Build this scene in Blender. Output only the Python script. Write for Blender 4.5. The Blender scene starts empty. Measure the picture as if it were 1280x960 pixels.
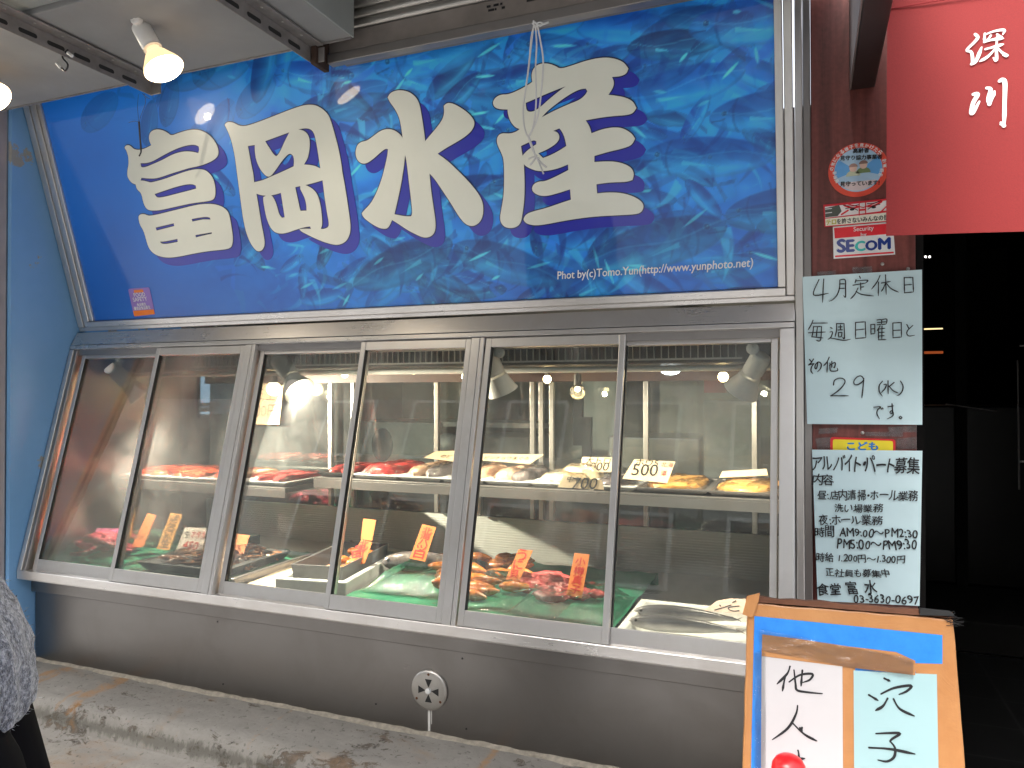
import bpy, bmesh, math, random
import numpy as np
from mathutils import Vector, Matrix
random.seed(7); RNG = np.random.default_rng(11)
SC = bpy.context.scene
COL = SC.collection
R = math.radians

# ------------------------------------------------------------------ camera, world, sun, exposure
CAM = np.array([2.53603697, -1.98060426, 1.32756414])
YAW, PITCH, ROLL, FPX = R(21.79947715), R(0.59813057), R(-0.03727183), 933.992
Fv = np.array([-math.sin(YAW)*math.cos(PITCH), math.cos(YAW)*math.cos(PITCH), math.sin(PITCH)])
_R0 = np.array([math.cos(YAW), math.sin(YAW), 0]); _U0 = np.cross(_R0, Fv)
Rv = _R0*math.cos(ROLL)+_U0*math.sin(ROLL); Uv = -_R0*math.sin(ROLL)+_U0*math.cos(ROLL)
cd = bpy.data.cameras.new('camera'); cam = bpy.data.objects.new('camera', cd); COL.objects.link(cam)
cd.sensor_width = 36; cd.lens = FPX/1280*36; cd.clip_end = 300; cd.clip_start = .02
M = Matrix(((Rv[0], Uv[0], -Fv[0], CAM[0]), (Rv[1], Uv[1], -Fv[1], CAM[1]), (Rv[2], Uv[2], -Fv[2], CAM[2]), (0, 0, 0, 1)))
cam.matrix_world = M
SC.camera = cam
w = bpy.data.worlds.new('World'); SC.world = w; w.use_nodes = True
nt = w.node_tree; bg = nt.nodes['Background']
sky = nt.nodes.new('ShaderNodeTexSky'); sky.sky_type = 'NISHITA'; sky.sun_disc = False
SUN_EL, SUN_AZ = R(52), R(200)
sky.sun_elevation = SUN_EL; sky.sun_rotation = SUN_AZ
sky.dust_density = 4; sky.air_density = 1.2
hs = nt.nodes.new('ShaderNodeHueSaturation'); hs.inputs['Saturation'].default_value = .35   # cloud-veiled sky
nt.links.new(sky.outputs[0], hs.inputs['Color']); nt.links.new(hs.outputs[0], bg.inputs[0]); bg.inputs[1].default_value = 0.15
sl = bpy.data.lights.new('sun', 'SUN'); so = bpy.data.objects.new('sun', sl); COL.objects.link(so)
sl.energy = 0.7; sl.angle = R(25); sl.color = (1, .96, .9)
sd = Vector((math.sin(SUN_AZ)*math.cos(SUN_EL), math.cos(SUN_AZ)*math.cos(SUN_EL), math.sin(SUN_EL)))
so.rotation_euler = sd.to_track_quat('Z', 'Y').to_euler()
vs = SC.view_settings; vs.view_transform = 'Standard'; vs.look = 'None'; vs.gamma = 1; vs.use_curve_mapping = False
vs.exposure = 2.28
SC.cycles.max_bounces = 10; SC.cycles.transparent_max_bounces = 24; SC.cycles.caustics_reflective = False
SC.cycles.sample_clamp_indirect = 6; SC.cycles.use_denoising = True

# ------------------------------------------------------------------ measuring helpers
def ray(u, v): return Fv+Rv*(u-640)/FPX-Uv*(v-480)/FPX
def vy(u, v, y): d = ray(u, v); return Vector(CAM+d*(y-CAM[1])/d[1])
def hz(u, v, z): d = ray(u, v); return Vector(CAM+d*(z-CAM[2])/d[2])
class Plane:
    """a real plane in the place: a point, a normal towards the street and an up direction lying in it"""
    def __init__(s, p, n, up=(0, 0, 1)):
        s.p = np.array(p, float); s.n = np.array(n, float); s.n /= np.linalg.norm(s.n)
        u = np.array(up, float); u -= s.n*(u@s.n); s.u = u/np.linalg.norm(u); s.r = np.cross(s.u, s.n)
    def at(s, u, v, off=0):
        d = ray(u, v); q = s.p+s.n*off
        return Vector(CAM+d*((q-CAM)@s.n)/(d@s.n))
    def ab(s, a, b, off=0): return Vector(s.p+s.r*a+s.u*b+s.n*off)
    def coords(s, P): d = np.array(P)-s.p; return float(d@s.r), float(d@s.u)
def yplane(y): return Plane((0, y, 0), (0, -1, 0))
def lin(c):
    f = lambda x: x/12.92 if x <= .04045 else ((x+.055)/1.055)**2.4
    return tuple(f(x/255) for x in c)

# ------------------------------------------------------------------ materials
class NB:
    def __init__(s, name):
        s.m = bpy.data.materials.new(name); s.m.use_nodes = True; s.t = s.m.node_tree
        s.b = s.t.nodes['Principled BSDF']; s.out = s.t.nodes['Material Output']; s._co = None
    def n(s, typ, **kw):
        x = s.t.nodes.new('ShaderNode'+typ)
        for k, v in kw.items():
            if k.startswith('i_'):
                key = k[2:].replace('_', ' '); x.inputs[int(key) if key.isdigit() else key].default_value = v
            else: setattr(x, k, v)
        return x
    def l(s, a, b): s.t.links.new(a, b)
    def co(s, scale=(1, 1, 1), kind='Object'):
        tc = s.n('TexCoord'); mp = s.n('Mapping'); mp.inputs['Scale'].default_value = scale
        s.l(tc.outputs[kind], mp.inputs[0]); return mp.outputs[0]
    def noise(s, scale, detail=4, rough=.55, vec=None, dist=0):
        x = s.n('TexNoise'); x.inputs['Scale'].default_value = scale; x.inputs['Detail'].default_value = detail
        x.inputs['Roughness'].default_value = rough; x.inputs['Distortion'].default_value = dist
        s.l(vec if vec is not None else s.co(), x.inputs['Vector']); return x.outputs['Fac']
    def ramp(s, fac, *stops):
        x = s.n('ValToRGB'); e = x.color_ramp.elements
        while len(e) < len(stops): e.new(.5)
        for el, (p, c) in zip(e, stops):
            el.position = p; el.color = (*c, 1) if len(c) == 3 else c
        s.l(fac, x.inputs[0]); return x.outputs[0]
    def mixc(s, fac, a, b):
        x = s.n('Mix', data_type='RGBA')
        for sock, v in ((x.inputs[0], fac), (x.inputs[6], a), (x.inputs[7], b)):
            if hasattr(v, 'is_linked'): s.l(v, sock)
            else: sock.default_value = v if isinstance(v, float) else (*v, 1)
        return x.outputs[2]
    def math(s, op, a, b=0., clamp=False):
        x = s.n('Math', operation=op, use_clamp=clamp)
        for sock, v in ((x.inputs[0], a), (x.inputs[1], b)):
            if hasattr(v, 'is_linked'): s.l(v, sock)
            else: sock.default_value = v
        return x.outputs[0]
    def bump(s, h, strength=.3, dist=.002):
        x = s.n('Bump'); x.inputs['Strength'].default_value = strength; x.inputs['Distance'].default_value = dist
        s.l(h, x.inputs['Height']); s.l(x.outputs[0], s.b.inputs['Normal']); return x.outputs[0]
    def set(s, **kw):
        for k, v in kw.items():
            k = {'spec': 'Specular IOR Level', 'color': 'Base Color', 'rough': 'Roughness', 'metal': 'Metallic', 'coat': 'Coat Weight', 'sheen': 'Sheen Weight', 'sss': 'Subsurface Weight', 'aniso': 'Anisotropic'}[k]
            sock = s.b.inputs[k]
            if hasattr(v, 'is_linked'): s.l(v, sock)
            else: sock.default_value = (*v, 1) if isinstance(v, tuple) else v
        return s
def plain(name, c, rough=.6, metal=0., var=.12, scale=14, bump=.05, **kw):
    b = NB(name); f = b.noise(scale, 5)
    b.set(color=b.ramp(f, (.25, tuple(x*(1-var) for x in c)), (.75, tuple(min(1, x*(1+var)) for x in c))), rough=rough, metal=metal, **kw)
    if bump: b.bump(b.noise(scale*6, 3), bump)
    return b.m
def steel(name, c=(.69, .665, .64), rough=.28, brush=(3, 420, 420), dirt=.3, bump=.06, metal=.8):
    b = NB(name); st = b.noise(1, 4, .6, b.co(brush)); d = b.noise(5, 6, .65, dist=.6); sp = b.noise(60, 2)
    base = b.mixc(b.math('MULTIPLY', b.ramp(d, (.45, (0, 0, 0)), (.75, (1, 1, 1))), dirt), c, tuple(x*y for x, y in zip(c, (.62, .55, .48))))
    r = b.math('ADD', b.math('MULTIPLY', st, .10), b.math('ADD', b.math('MULTIPLY', d, .18), rough-.12))
    b.set(color=base, metal=metal, rough=r)
    b.bump(b.math('ADD', b.math('MULTIPLY', st, .6), b.math('MULTIPLY', b.noise(4, 2), 2.)), bump, .0012)
    return b.m
def emit(name, c, strength):
    b = NB(name); b.set(color=(0., 0., 0.)); b.b.inputs['Emission Color'].default_value = (*c, 1); b.b.inputs['Emission Strength'].default_value = strength
    return b.m

MT = {}
MT['steel'] = steel('brushed_steel')
MT['steel_v'] = steel('brushed_steel_upright', brush=(420, 420, 3), rough=.36)
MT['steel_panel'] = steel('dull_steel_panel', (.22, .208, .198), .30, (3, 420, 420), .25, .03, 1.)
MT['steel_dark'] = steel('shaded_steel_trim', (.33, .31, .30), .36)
MT['alu'] = plain('grey_aluminium', lin((176, 172, 166)), .38, .85, .1, 30)
MT['lamp_grey'] = plain('lamp_grey_paint', (.70, .68, .65), .45, 0., .05, 40)
MT['black_rubber'] = plain('black_rubber', (.012, .012, .012), .6)
MT['black_metal'] = plain('dark_fins', (.035, .033, .032), .5, .3)
MT['white_plastic'] = plain('white_plastic', (.72, .72, .70), .35)
MT['foam'] = plain('white_foam', (.74, .74, .72), .75, 0, .05, 60, .2)
MT['ink'] = plain('black_ink', (.012, .012, .014), .55)
MT['ink_red'] = plain('red_ink', lin((214, 52, 44)), .55)
MT['ink_brown'] = plain('brown_ink', lin((70, 45, 40)), .55)
MT['white_ink'] = plain('white_print', (.82, .82, .80), .5)
MT['cream'] = plain('cream_letter', lin((232, 234, 222)), .28, 0, .03, 9, 0, coat=1.)
MT['letter_shadow'] = plain('violet_blue_letter_edge', lin((42, 48, 176)), .28, 0, .04, 9, 0, coat=1.)
MT['letter_line'] = plain('dark_letter_outline', lin((22, 30, 70)), .3, 0, .04, 9, 0, coat=1.)
MT['canopy'] = plain('grey_board', (.25, .25, .247), .75, 0, .1, 7, .1)
MT['canopy_end'] = plain('pale_greenish_board', (.29, .31, .30), .6, 0, .1, 6, .08)
MT['rail'] = plain('rusty_grey_angle', (.27, .25, .24), .5, .4, .25, 25, .2)
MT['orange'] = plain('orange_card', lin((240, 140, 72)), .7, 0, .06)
MT['ochre'] = plain('ochre_card', lin((232, 168, 88)), .7, 0, .06)
MT['pink_card'] = plain('pink_card', lin((236, 128, 178)), .6, 0, .05)
MT['white_card'] = plain('white_card', lin((238, 226, 214)), .7, 0, .04)
MT['cream_card'] = plain('cream_card', lin((240, 214, 176)), .65, 0, .05)
MT['wire'] = plain('black_wire', (.01, .01, .012), .5)
MT['cord'] = plain('white_cord', (.62, .62, .62), .8)
def mk():
    # blue painted wall with flakes
    b = NB('blue_paint'); n = b.noise(3, 5); fl = b.noise(6, 8, .7)
    base = b.ramp(n, (.3, lin((122, 174, 224))), (.7, lin((138, 188, 236))))
    wave = b.noise(2.2, 2, .5)
    mask = b.ramp(b.math('ADD', b.math('MULTIPLY', fl, .8), b.math('MULTIPLY', wave, .35)), (.685, (0, 0, 0)), (.70, (1, 1, 1)))
    b.set(color=b.mixc(mask, base, (.42, .40, .36)), rough=.55); b.bump(b.math('SUBTRACT', b.math('MULTIPLY', n, .3), mask), .4); MT['blue'] = b.m
    # dark red-brown veneer
    b = NB('mahogany_board'); g = b.noise(1, 5, .6, b.co((26, 26, 1.6)), 1.2); sp = b.noise(90, 2)
    b.set(color=b.ramp(b.math('ADD', b.math('MULTIPLY', g, .8), b.math('MULTIPLY', sp, .25)), (.3, lin((82, 44, 40))), (.55, lin((122, 66, 60))), (.75, lin((146, 84, 75)))), rough=.42); b.bump(g, .1); MT['mahogany'] = b.m
    MT['dark_wood'] = plain('dark_stained_wood', (.028, .018, .016), .4, 0, .3, 10)
    # noren cloth
    b = NB('red_cloth'); wv = b.noise(420, 2); fold = b.noise(3, 2)
    b.set(color=b.ramp(b.math('ADD', b.math('MULTIPLY', wv, .5), b.math('MULTIPLY', fold, .5)), (.3, lin((124, 22, 22))), (.7, lin((142, 32, 30)))), rough=.85, sheen=.3); b.bump(wv, .25, .0006); MT['red_cloth'] = b.m
    # weathered concrete with flaking grey paint, rust, mossy stains and shade painted on the riser
    b = NB('weathered_concrete'); co = b.co()
    n1 = b.noise(3.2, 8, .7, co); n2 = b.noise(24, 9, .78, b.co((.7, 1.3, 1.3)), .6); n3 = b.noise(70, 4, .6, co); n4 = b.noise(2.1, 5, .6, co, 1.)
    paint = b.ramp(n2, (.2, (.135, .126, .112)), (.75, (.225, .212, .192)))
    bare = b.ramp(n3, (.3, (.045, .036, .027)), (.7, (.12, .10, .08)))
    sx = b.n('SeparateXYZ'); tcx = b.n('TexCoord'); b.l(tcx.outputs['Object'], sx.inputs[0])
    edge = b.math('MULTIPLY', b.math('SUBTRACT', 1., b.math('DIVIDE', b.math('ABSOLUTE', b.math('ADD', sx.outputs[1], .372)), .045), True), .05)
    edge2 = b.math('MULTIPLY', b.math('SUBTRACT', 1., b.math('DIVIDE', b.math('ABSOLUTE', b.math('ADD', sx.outputs[1], .20)), .04), True), .045)
    xg = b.math('MULTIPLY', b.math('MULTIPLY', sx.outputs[0], .022, True), 1.)
    val = b.math('ADD', b.math('ADD', b.math('MULTIPLY', n1, .5), b.math('MULTIPLY', n2, .5)), b.math('ADD', b.math('ADD', edge, edge2), xg))
    m1 = b.ramp(val, (.575, (0, 0, 0)), (.60, (1, 1, 1)))
    c = b.mixc(m1, paint, bare)
    rust = b.ramp(b.math('ADD', b.math('MULTIPLY', n4, .8), b.math('MULTIPLY', n2, .25)), (.60, (0, 0, 0)), (.70, (1, 1, 1)))
    c = b.mixc(b.math('MULTIPLY', rust, .55), c, lin((112, 80, 44)))
    sp = b.ramp(n3, (.34, (1, 1, 1)), (.40, (0, 0, 0))); c = b.mixc(b.math('MULTIPLY', sp, .55), c, (.05, .045, .04))
    strk = b.noise(1, 6, .7, b.co((16, 5, 2.2)), .5); fine = b.noise(1, 5, .75, b.co((60, 30, 16)), .3)
    lowz = b.math('MULTIPLY', b.math('SUBTRACT', 1., b.math('DIVIDE', b.math('ABSOLUTE', b.math('SUBTRACT', sx.outputs[2], .336)), .036), True), .30)  # riser height band: moss stains deepened to paint in missing shade
    moss_shade = b.ramp(b.math('ADD', b.math('ADD', b.math('MULTIPLY', strk, .6), b.math('MULTIPLY', fine, .35)), lowz), (.62, (0, 0, 0)), (.72, (1, 1, 1)))
    c = b.mixc(b.math('MULTIPLY', moss_shade, .62), c, (.062, .058, .044))
    run = b.noise(1, 3, .5, b.co((7.5, 1.2, 1.2)), .35); run = b.ramp(b.math('ADD', b.math('MULTIPLY', run, .85), b.math('MULTIPLY', n2, .22)), (.655, (0, 0, 0)), (.70, (1, 1, 1)))
    c = b.mixc(b.math('MULTIPLY', run, .6), c, lin((140, 96, 40)))
    chip = b.ramp(b.math('ADD', b.math('MULTIPLY', fine, .7), b.math('MULTIPLY', n1, .38)), (.655, (0, 0, 0)), (.672, (1, 1, 1))); c = b.mixc(b.math('MULTIPLY', chip, .8), c, (.035, .03, .025))
    b.set(color=c, rough=.82); b.bump(b.math('ADD', b.math('MULTIPLY', n2, .5), b.math('SUBTRACT', b.math('MULTIPLY', n3, .3), b.math('MULTIPLY', m1, .5))), .6, .006); MT['concrete'] = b.m
    b = NB('asphalt'); n = b.noise(120, 4); b.set(color=b.ramp(n, (.3, (.24, .235, .225)), (.7, (.36, .35, .335))), rough=.9); b.bump(n, .5, .004); MT['asphalt'] = b.m
    # green rubber matting
    b = NB('green_mat'); n = b.noise(9, 5); b.set(color=b.ramp(n, (.3, lin((28, 98, 74))), (.7, lin((52, 138, 102)))), rough=.42); b.bump(b.noise(5, 3), .3, .01); MT['green'] = b.m
    # printed photograph (vertex colours carry the printed picture)
    b = NB('printed_photo'); a = b.n('Attribute', attribute_name='print'); b.set(color=a.outputs[0], rough=.4, coat=.75); b.b.inputs['Coat Roughness'].default_value = .035
    MT['photo'] = b.m
    # case glass: clear, reflective, with wiped smears, condensation and street glare painted as pale streaks
    b = NB('case_glass'); b.t.nodes.remove(b.b)
    tr = b.n('BsdfTransparent'); tr.inputs[0].default_value = (.93, .96, .94, 1)
    gl = b.n('BsdfGlossy'); gl.inputs['Roughness'].default_value = .012
    lw = b.n('Fresnel'); lw.inputs[0].default_value = 1.52
    f2 = b.math('MULTIPLY', lw.outputs[0], .9, True)
    m1 = b.n('MixShader'); b.l(f2, m1.inputs[0]); b.l(tr.outputs[0], m1.inputs[1]); b.l(gl.outputs[0], m1.inputs[2])
    df = b.n('BsdfDiffuse'); df.inputs[0].default_value = (.8, .82, .82, 1); tl = b.n('BsdfTranslucent'); tl.inputs[0].default_value = (.8, .82, .82, 1)
    ad = b.n('MixShader'); ad.inputs[0].default_value = .5; b.l(df.outputs[0], ad.inputs[1]); b.l(tl.outputs[0], ad.inputs[2])
    co = b.co(); sm = b.noise(2.2, 5, .6, co, 1.5); stk = b.noise(1, 5, .6, b.co((3.5, 14, 1.4)), .8); fn = b.noise(160, 2, .5, co)
    k = b.math('ADD', b.math('MULTIPLY', b.ramp(sm, (.42, (0, 0, 0)), (.78, (1, 1, 1))), .085), b.math('MULTIPLY', b.ramp(stk, (.5, (0, 0, 0)), (.8, (1, 1, 1))), .16))
    k = b.math('ADD', b.math('MULTIPLY', k, b.math('ADD', b.math('MULTIPLY', fn, .6), .7)), .022)
    m2 = b.n('MixShader'); b.l(k, m2.inputs[0]); b.l(m1.outputs[0], m2.inputs[1]); b.l(ad.outputs[0], m2.inputs[2]); b.l(m2.outputs[0], b.out.inputs[0])
    MT['glass'] = b.m
    # clear film
    b = NB('cling_film'); b.t.nodes.remove(b.b)
    tr = b.n('BsdfTransparent'); gl = b.n('BsdfGlossy'); gl.inputs['Roughness'].default_value = .08
    vo = b.n('TexVoronoi', feature='DISTANCE_TO_EDGE'); vo.inputs['Scale'].default_value = 26; cr = b.noise(34, 5, .7, b.co((1, 1, 1)), 2.)
    b.l(b.co(), vo.inputs['Vector'])
    bp = b.n('Bump'); bp.inputs['Strength'].default_value = .5; bp.inputs['Distance'].default_value = .006; b.l(b.math('ADD', cr, b.math('MULTIPLY', vo.outputs[0], .6)), bp.inputs['Height']); b.l(bp.outputs[0], gl.inputs['Normal'])
    fr = b.n('Fresnel'); fr.inputs[0].default_value = 1.45; 
    mx = b.n('MixShader'); b.l(b.math('ADD', b.math('MULTIPLY', fr.outputs[0], .9), .05, True), mx.inputs[0]); b.l(tr.outputs[0], mx.inputs[1]); b.l(gl.outputs[0], mx.inputs[2]); b.l(mx.outputs[0], b.out.inputs[0])
    MT['film'] = b.m
    # papers
    for nm, c in (('paper_blue', lin((206, 230, 234))), ('paper_cyan', lin((160, 192, 194))), ('paper_white', lin((198, 194, 194)))):
        b = NB(nm); n = b.noise(7, 3); b.set(color=b.ramp(n, (.3, tuple(x*.95 for x in c)), (.7, c)), rough=.5); b.bump(n, .5, .008); MT[nm] = b.m
    b = NB('brown_tape'); n = b.noise(6, 6, .6, b.co((1, 1, .3))); s2 = b.noise(40, 3)
    b.set(color=b.ramp(b.math('ADD', b.math('MULTIPLY', n, .7), b.math('MULTIPLY', s2, .3)), (.3, lin((172, 116, 68))), (.7, lin((192, 138, 88)))), rough=.3); b.bump(b.noise(13, 4, .6, None, 1.), .5, .006); MT['tape'] = b.m
    b = NB('bright_blue_board'); n = b.noise(20, 6, .7); b.set(color=b.ramp(n, (.3, lin((34, 122, 214))), (.62, lin((48, 138, 228))), (.72, lin((90, 160, 225)))), rough=.4); b.bump(b.noise(13, 3), .3, .004); MT['blue_board'] = b.m
    MT['card_brown'] = plain('bare_cardboard', lin((96, 58, 36)), .8, 0, .3, 20)
    # fleece
    b = NB('grey_fleece'); n = b.noise(190, 3, .6); n2 = b.noise(95, 4, .7)
    b.set(color=b.ramp(b.math('ADD', b.math('MULTIPLY', n, .5), b.math('MULTIPLY', n2, .5)), (.36, (.018, .02, .03)), (.5, (.085, .095, .125)), (.64, (.30, .31, .35))), rough=.95, sheen=.5); b.bump(n2, 1., .006); MT['fleece'] = b.m
    MT['trouser'] = plain('black_cloth', (.005, .005, .006), .95, 0, .1, 40, .1, spec=.08)
    MT['skin'] = plain('skin', (.50, .31, .22), .5, 0, .06, 20, .05, sss=.1)
    MT['hair'] = plain('black_hair', (.012, .01, .009), .45)
    MT['shoe'] = plain('dark_shoe', (.03, .03, .032), .5)
    MT['red_plastic'] = plain('red_plastic', lin((226, 26, 30)), .3, 0, .05)
    MT['navy_mat'] = plain('navy_rubber', lin((40, 58, 100)), .7)
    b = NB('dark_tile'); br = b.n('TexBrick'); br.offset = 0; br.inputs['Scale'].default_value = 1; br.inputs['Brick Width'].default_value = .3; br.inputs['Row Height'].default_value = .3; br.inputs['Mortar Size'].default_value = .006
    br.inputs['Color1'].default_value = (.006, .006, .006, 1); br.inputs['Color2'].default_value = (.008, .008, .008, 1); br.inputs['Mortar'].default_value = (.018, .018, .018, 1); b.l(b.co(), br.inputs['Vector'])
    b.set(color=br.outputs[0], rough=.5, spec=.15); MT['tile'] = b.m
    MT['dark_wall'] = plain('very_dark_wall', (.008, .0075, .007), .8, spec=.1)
    MT['kitchen_wall'] = plain('kitchen_wall', (.33, .33, .31), .6)
    MT['kitchen_dark'] = plain('kitchen_clutter', (.06, .06, .065), .5, 0, .3)
    b = NB('ribbed_white_panel'); wv = b.n('TexWave', bands_direction='Z'); wv.inputs['Scale'].default_value = 34; b.l(b.co(), wv.inputs['Vector']); b.set(color=(.80, .81, .76), rough=.4); b.bump(wv.outputs['Fac'], .25, .003); MT['ribbed'] = b.m
mk()
def food(name, c1, c2, scale=22, rough=.3, c3=None, dist=.6):
    b = NB(name); n = b.noise(scale, 5, .6, None, dist)
    st = [(.32, c1), (.62, c2)] + ([(.74, c3)] if c3 else [])
    b.set(color=b.ramp(n, *st), rough=rough, sss=.08); b.b.inputs['Subsurface Radius'].default_value = (.01, .004, .003); b.bump(b.noise(scale*2.5, 4), .4, .004); return b.m
FD = dict(
    salmon=food('salmon_flesh', lin((206, 58, 34)), lin((238, 104, 66)), 14, .28, lin((246, 176, 140))),
    tuna=food('red_fish_flesh', lin((176, 40, 44)), lin((224, 88, 80)), 20, .28, lin((244, 180, 168))),
    pale=food('pale_fish_flesh', lin((226, 166, 130)), lin((246, 208, 176)), 16),
    yellow=food('yellow_roe', lin((206, 140, 62)), lin((232, 182, 104)), 60, .3, lin((244, 214, 160))),
    cream=food('cream_fillet', lin((238, 200, 140)), lin((252, 232, 196)), 12),
    dark=food('dark_fish_skin', lin((70, 66, 70)), lin((132, 122, 120)), 26, .25, lin((200, 188, 180))),
    pink=food('octopus_skin', lin((170, 42, 66)), lin((226, 96, 112)), 40, .3, lin((248, 190, 196))),
    redroe=food('red_roe', lin((196, 70, 74)), lin((228, 120, 116)), 60, .25, lin((244, 190, 184))),
    squid=food('small_squid', lin((96, 52, 44)), lin((196, 140, 96)), 46, .25, lin((236, 204, 160))),
    shell=food('orange_clam', lin((150, 70, 26)), lin((234, 150, 74)), 30, .25, lin((250, 214, 160))))
def fishskin():
    b = NB('silver_fish_skin'); tc = b.n('TexCoord'); sx = b.n('SeparateXYZ'); b.l(tc.outputs['Generated'], sx.inputs[0])
    n = b.noise(40, 4); f = b.math('ADD', sx.outputs[2], b.math('MULTIPLY', n, .25))
    b.set(color=b.ramp(f, (.3, lin((208, 204, 200))), (.62, lin((150, 146, 146))), (.85, lin((84, 82, 84)))), rough=.3, metal=.1); b.bump(b.noise(200, 2), .2, .001); return b.m
FD['silver'] = fishskin()

# ------------------------------------------------------------------ mesh helpers
class MB:
    def __init__(s): s.v = []; s.f = []; s.mi = []
    def add(s, vs_, fs, mi=0):
        o = len(s.v); s.v += [tuple(x) for x in vs_]; s.f += [tuple(i+o for i in f) for f in fs]; s.mi += [mi]*len(fs); return s
    def box(s, a, b, mi=0):
        x0, y0, z0 = (min(p, q) for p, q in zip(a, b)); x1, y1, z1 = (max(p, q) for p, q in zip(a, b))
        return s.add([(x0, y0, z0), (x1, y0, z0), (x1, y1, z0), (x0, y1, z0), (x0, y0, z1), (x1, y0, z1), (x1, y1, z1), (x0, y1, z1)],
                     [(0, 3, 2, 1), (4, 5, 6, 7), (0, 1, 5, 4), (1, 2, 6, 5), (2, 3, 7, 6), (3, 0, 4, 7)], mi)
    def loft(s, rings, caps=True, mi=0, closed=True):
        n = len(rings[0]); vs_ = [p for r in rings for p in r]; fs = []
        for i in range(len(rings)-1):
            for j in range(n if closed else n-1):
                k = (j+1) % n; fs.append((i*n+j, i*n+k, (i+1)*n+k, (i+1)*n+j))
        if caps: fs += [tuple(range(n))[::-1], tuple((len(rings)-1)*n+j for j in range(n))]
        return s.add(vs_, fs, mi)
    def tube(s, pts, r, n=8, mi=0, caps=True):
        pts = [Vector(p) for p in pts]; rs = r if isinstance(r, (list, tuple)) else [r]*len(pts); rings = []; prev = None
        for i, p in enumerate(pts):
            t = (pts[min(i+1, len(pts)-1)]-pts[max(i-1, 0)]).normalized()
            if prev is None: a = t.orthogonal().normalized()
            else: a = (prev-t*prev.dot(t)); a = a.normalized() if a.length > 1e-6 else t.orthogonal().normalized()
            prev = a; b = t.cross(a)
            rings.append([p+(a*math.cos(2*math.pi*k/n)+b*math.sin(2*math.pi*k/n))*rs[i] for k in range(n)])
        return s.loft(rings, caps, mi)
    def axial(s, o, d, prof, n=24, mi=0, caps=True):
        """surface of revolution: prof = [(distance along d, radius)]"""
        o = Vector(o); d = Vector(d).normalized(); a = d.orthogonal().normalized(); b = d.cross(a)
        return s.loft([[o+d*h+(a*math.cos(2*math.pi*k/n)+b*math.sin(2*math.pi*k/n))*max(r, 1e-4) for k in range(n)] for h, r in prof], caps, mi)
    def prism(s, poly, nrm, t, mi=0):
        nrm = Vector(nrm).normalized(); n = len(poly); poly = [Vector(p) for p in poly]
        # poly is the outer (street side) face; thickness goes behind it
        return s.loft([poly, [p-nrm*t for p in poly]], True, mi)
    def sphere(s, c, r, n=12, m=8, sc=(1, 1, 1), mi=0):
        c = Vector(c); rings = []
        for i in range(m+1):
            th = math.pi*i/m
            rings.append([c+Vector((r*sc[0]*max(math.sin(th), .002)*math.cos(2*math.pi*k/n), r*sc[1]*max(math.sin(th), .002)*math.sin(2*math.pi*k/n), r*sc[2]*math.cos(th))) for k in range(n)])
        return s.loft(rings, True, mi)
    def build(s, name, mat, parent=None, bevel=0, smooth=False, seg=2):
        me = bpy.data.meshes.new(name); me.from_pydata(s.v, [], s.f)
        for m_ in (mat if isinstance(mat, (list, tuple)) else [mat]): me.materials.append(m_)
        if any(s.mi): me.polygons.foreach_set('material_index', s.mi)
        bm = bmesh.new(); bm.from_mesh(me); bmesh.ops.recalc_face_normals(bm, faces=bm.faces); bm.to_mesh(me); bm.free()
        if smooth:
            me.polygons.foreach_set('use_smooth', [True]*len(me.polygons))
            try: me.set_sharp_from_angle(angle=R(40))
            except Exception: pass
        return link(name, me, parent, bevel, seg)
def link(name, me, parent=None, bevel=0, seg=2):
    o = bpy.data.objects.new(name, me); COL.objects.link(o)
    if parent is not None: attach(o, parent)
    if bevel:
        md = o.modifiers.new('bevel', 'BEVEL'); md.width = bevel; md.segments = seg; md.limit_method = 'ANGLE'; md.angle_limit = R(40)
    return o
WM = {}
def attach(o, p):
    o.parent = p
    o.matrix_parent_inverse = WM.get(p.name, Matrix()).inverted() if p.name in WM else Matrix()
def thing(name, label, cat, loc=(0, 0, 0), group=None):
    o = bpy.data.objects.new(name, None); COL.objects.link(o); o.location = loc; o.empty_display_size = .05
    WM[o.name] = Matrix.Translation(loc)
    return tag(o, label, cat, group)
def tag(o, label=None, cat=None, group=None, kind=None):
    if label: o['label'] = label
    if cat: o['category'] = cat
    if group: o['group'] = group
    if kind: o['kind'] = kind
    return o
def box(a, b, name, mat, parent=None, bevel=0): return MB().box(a, b).build(name, mat, parent, bevel)

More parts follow.
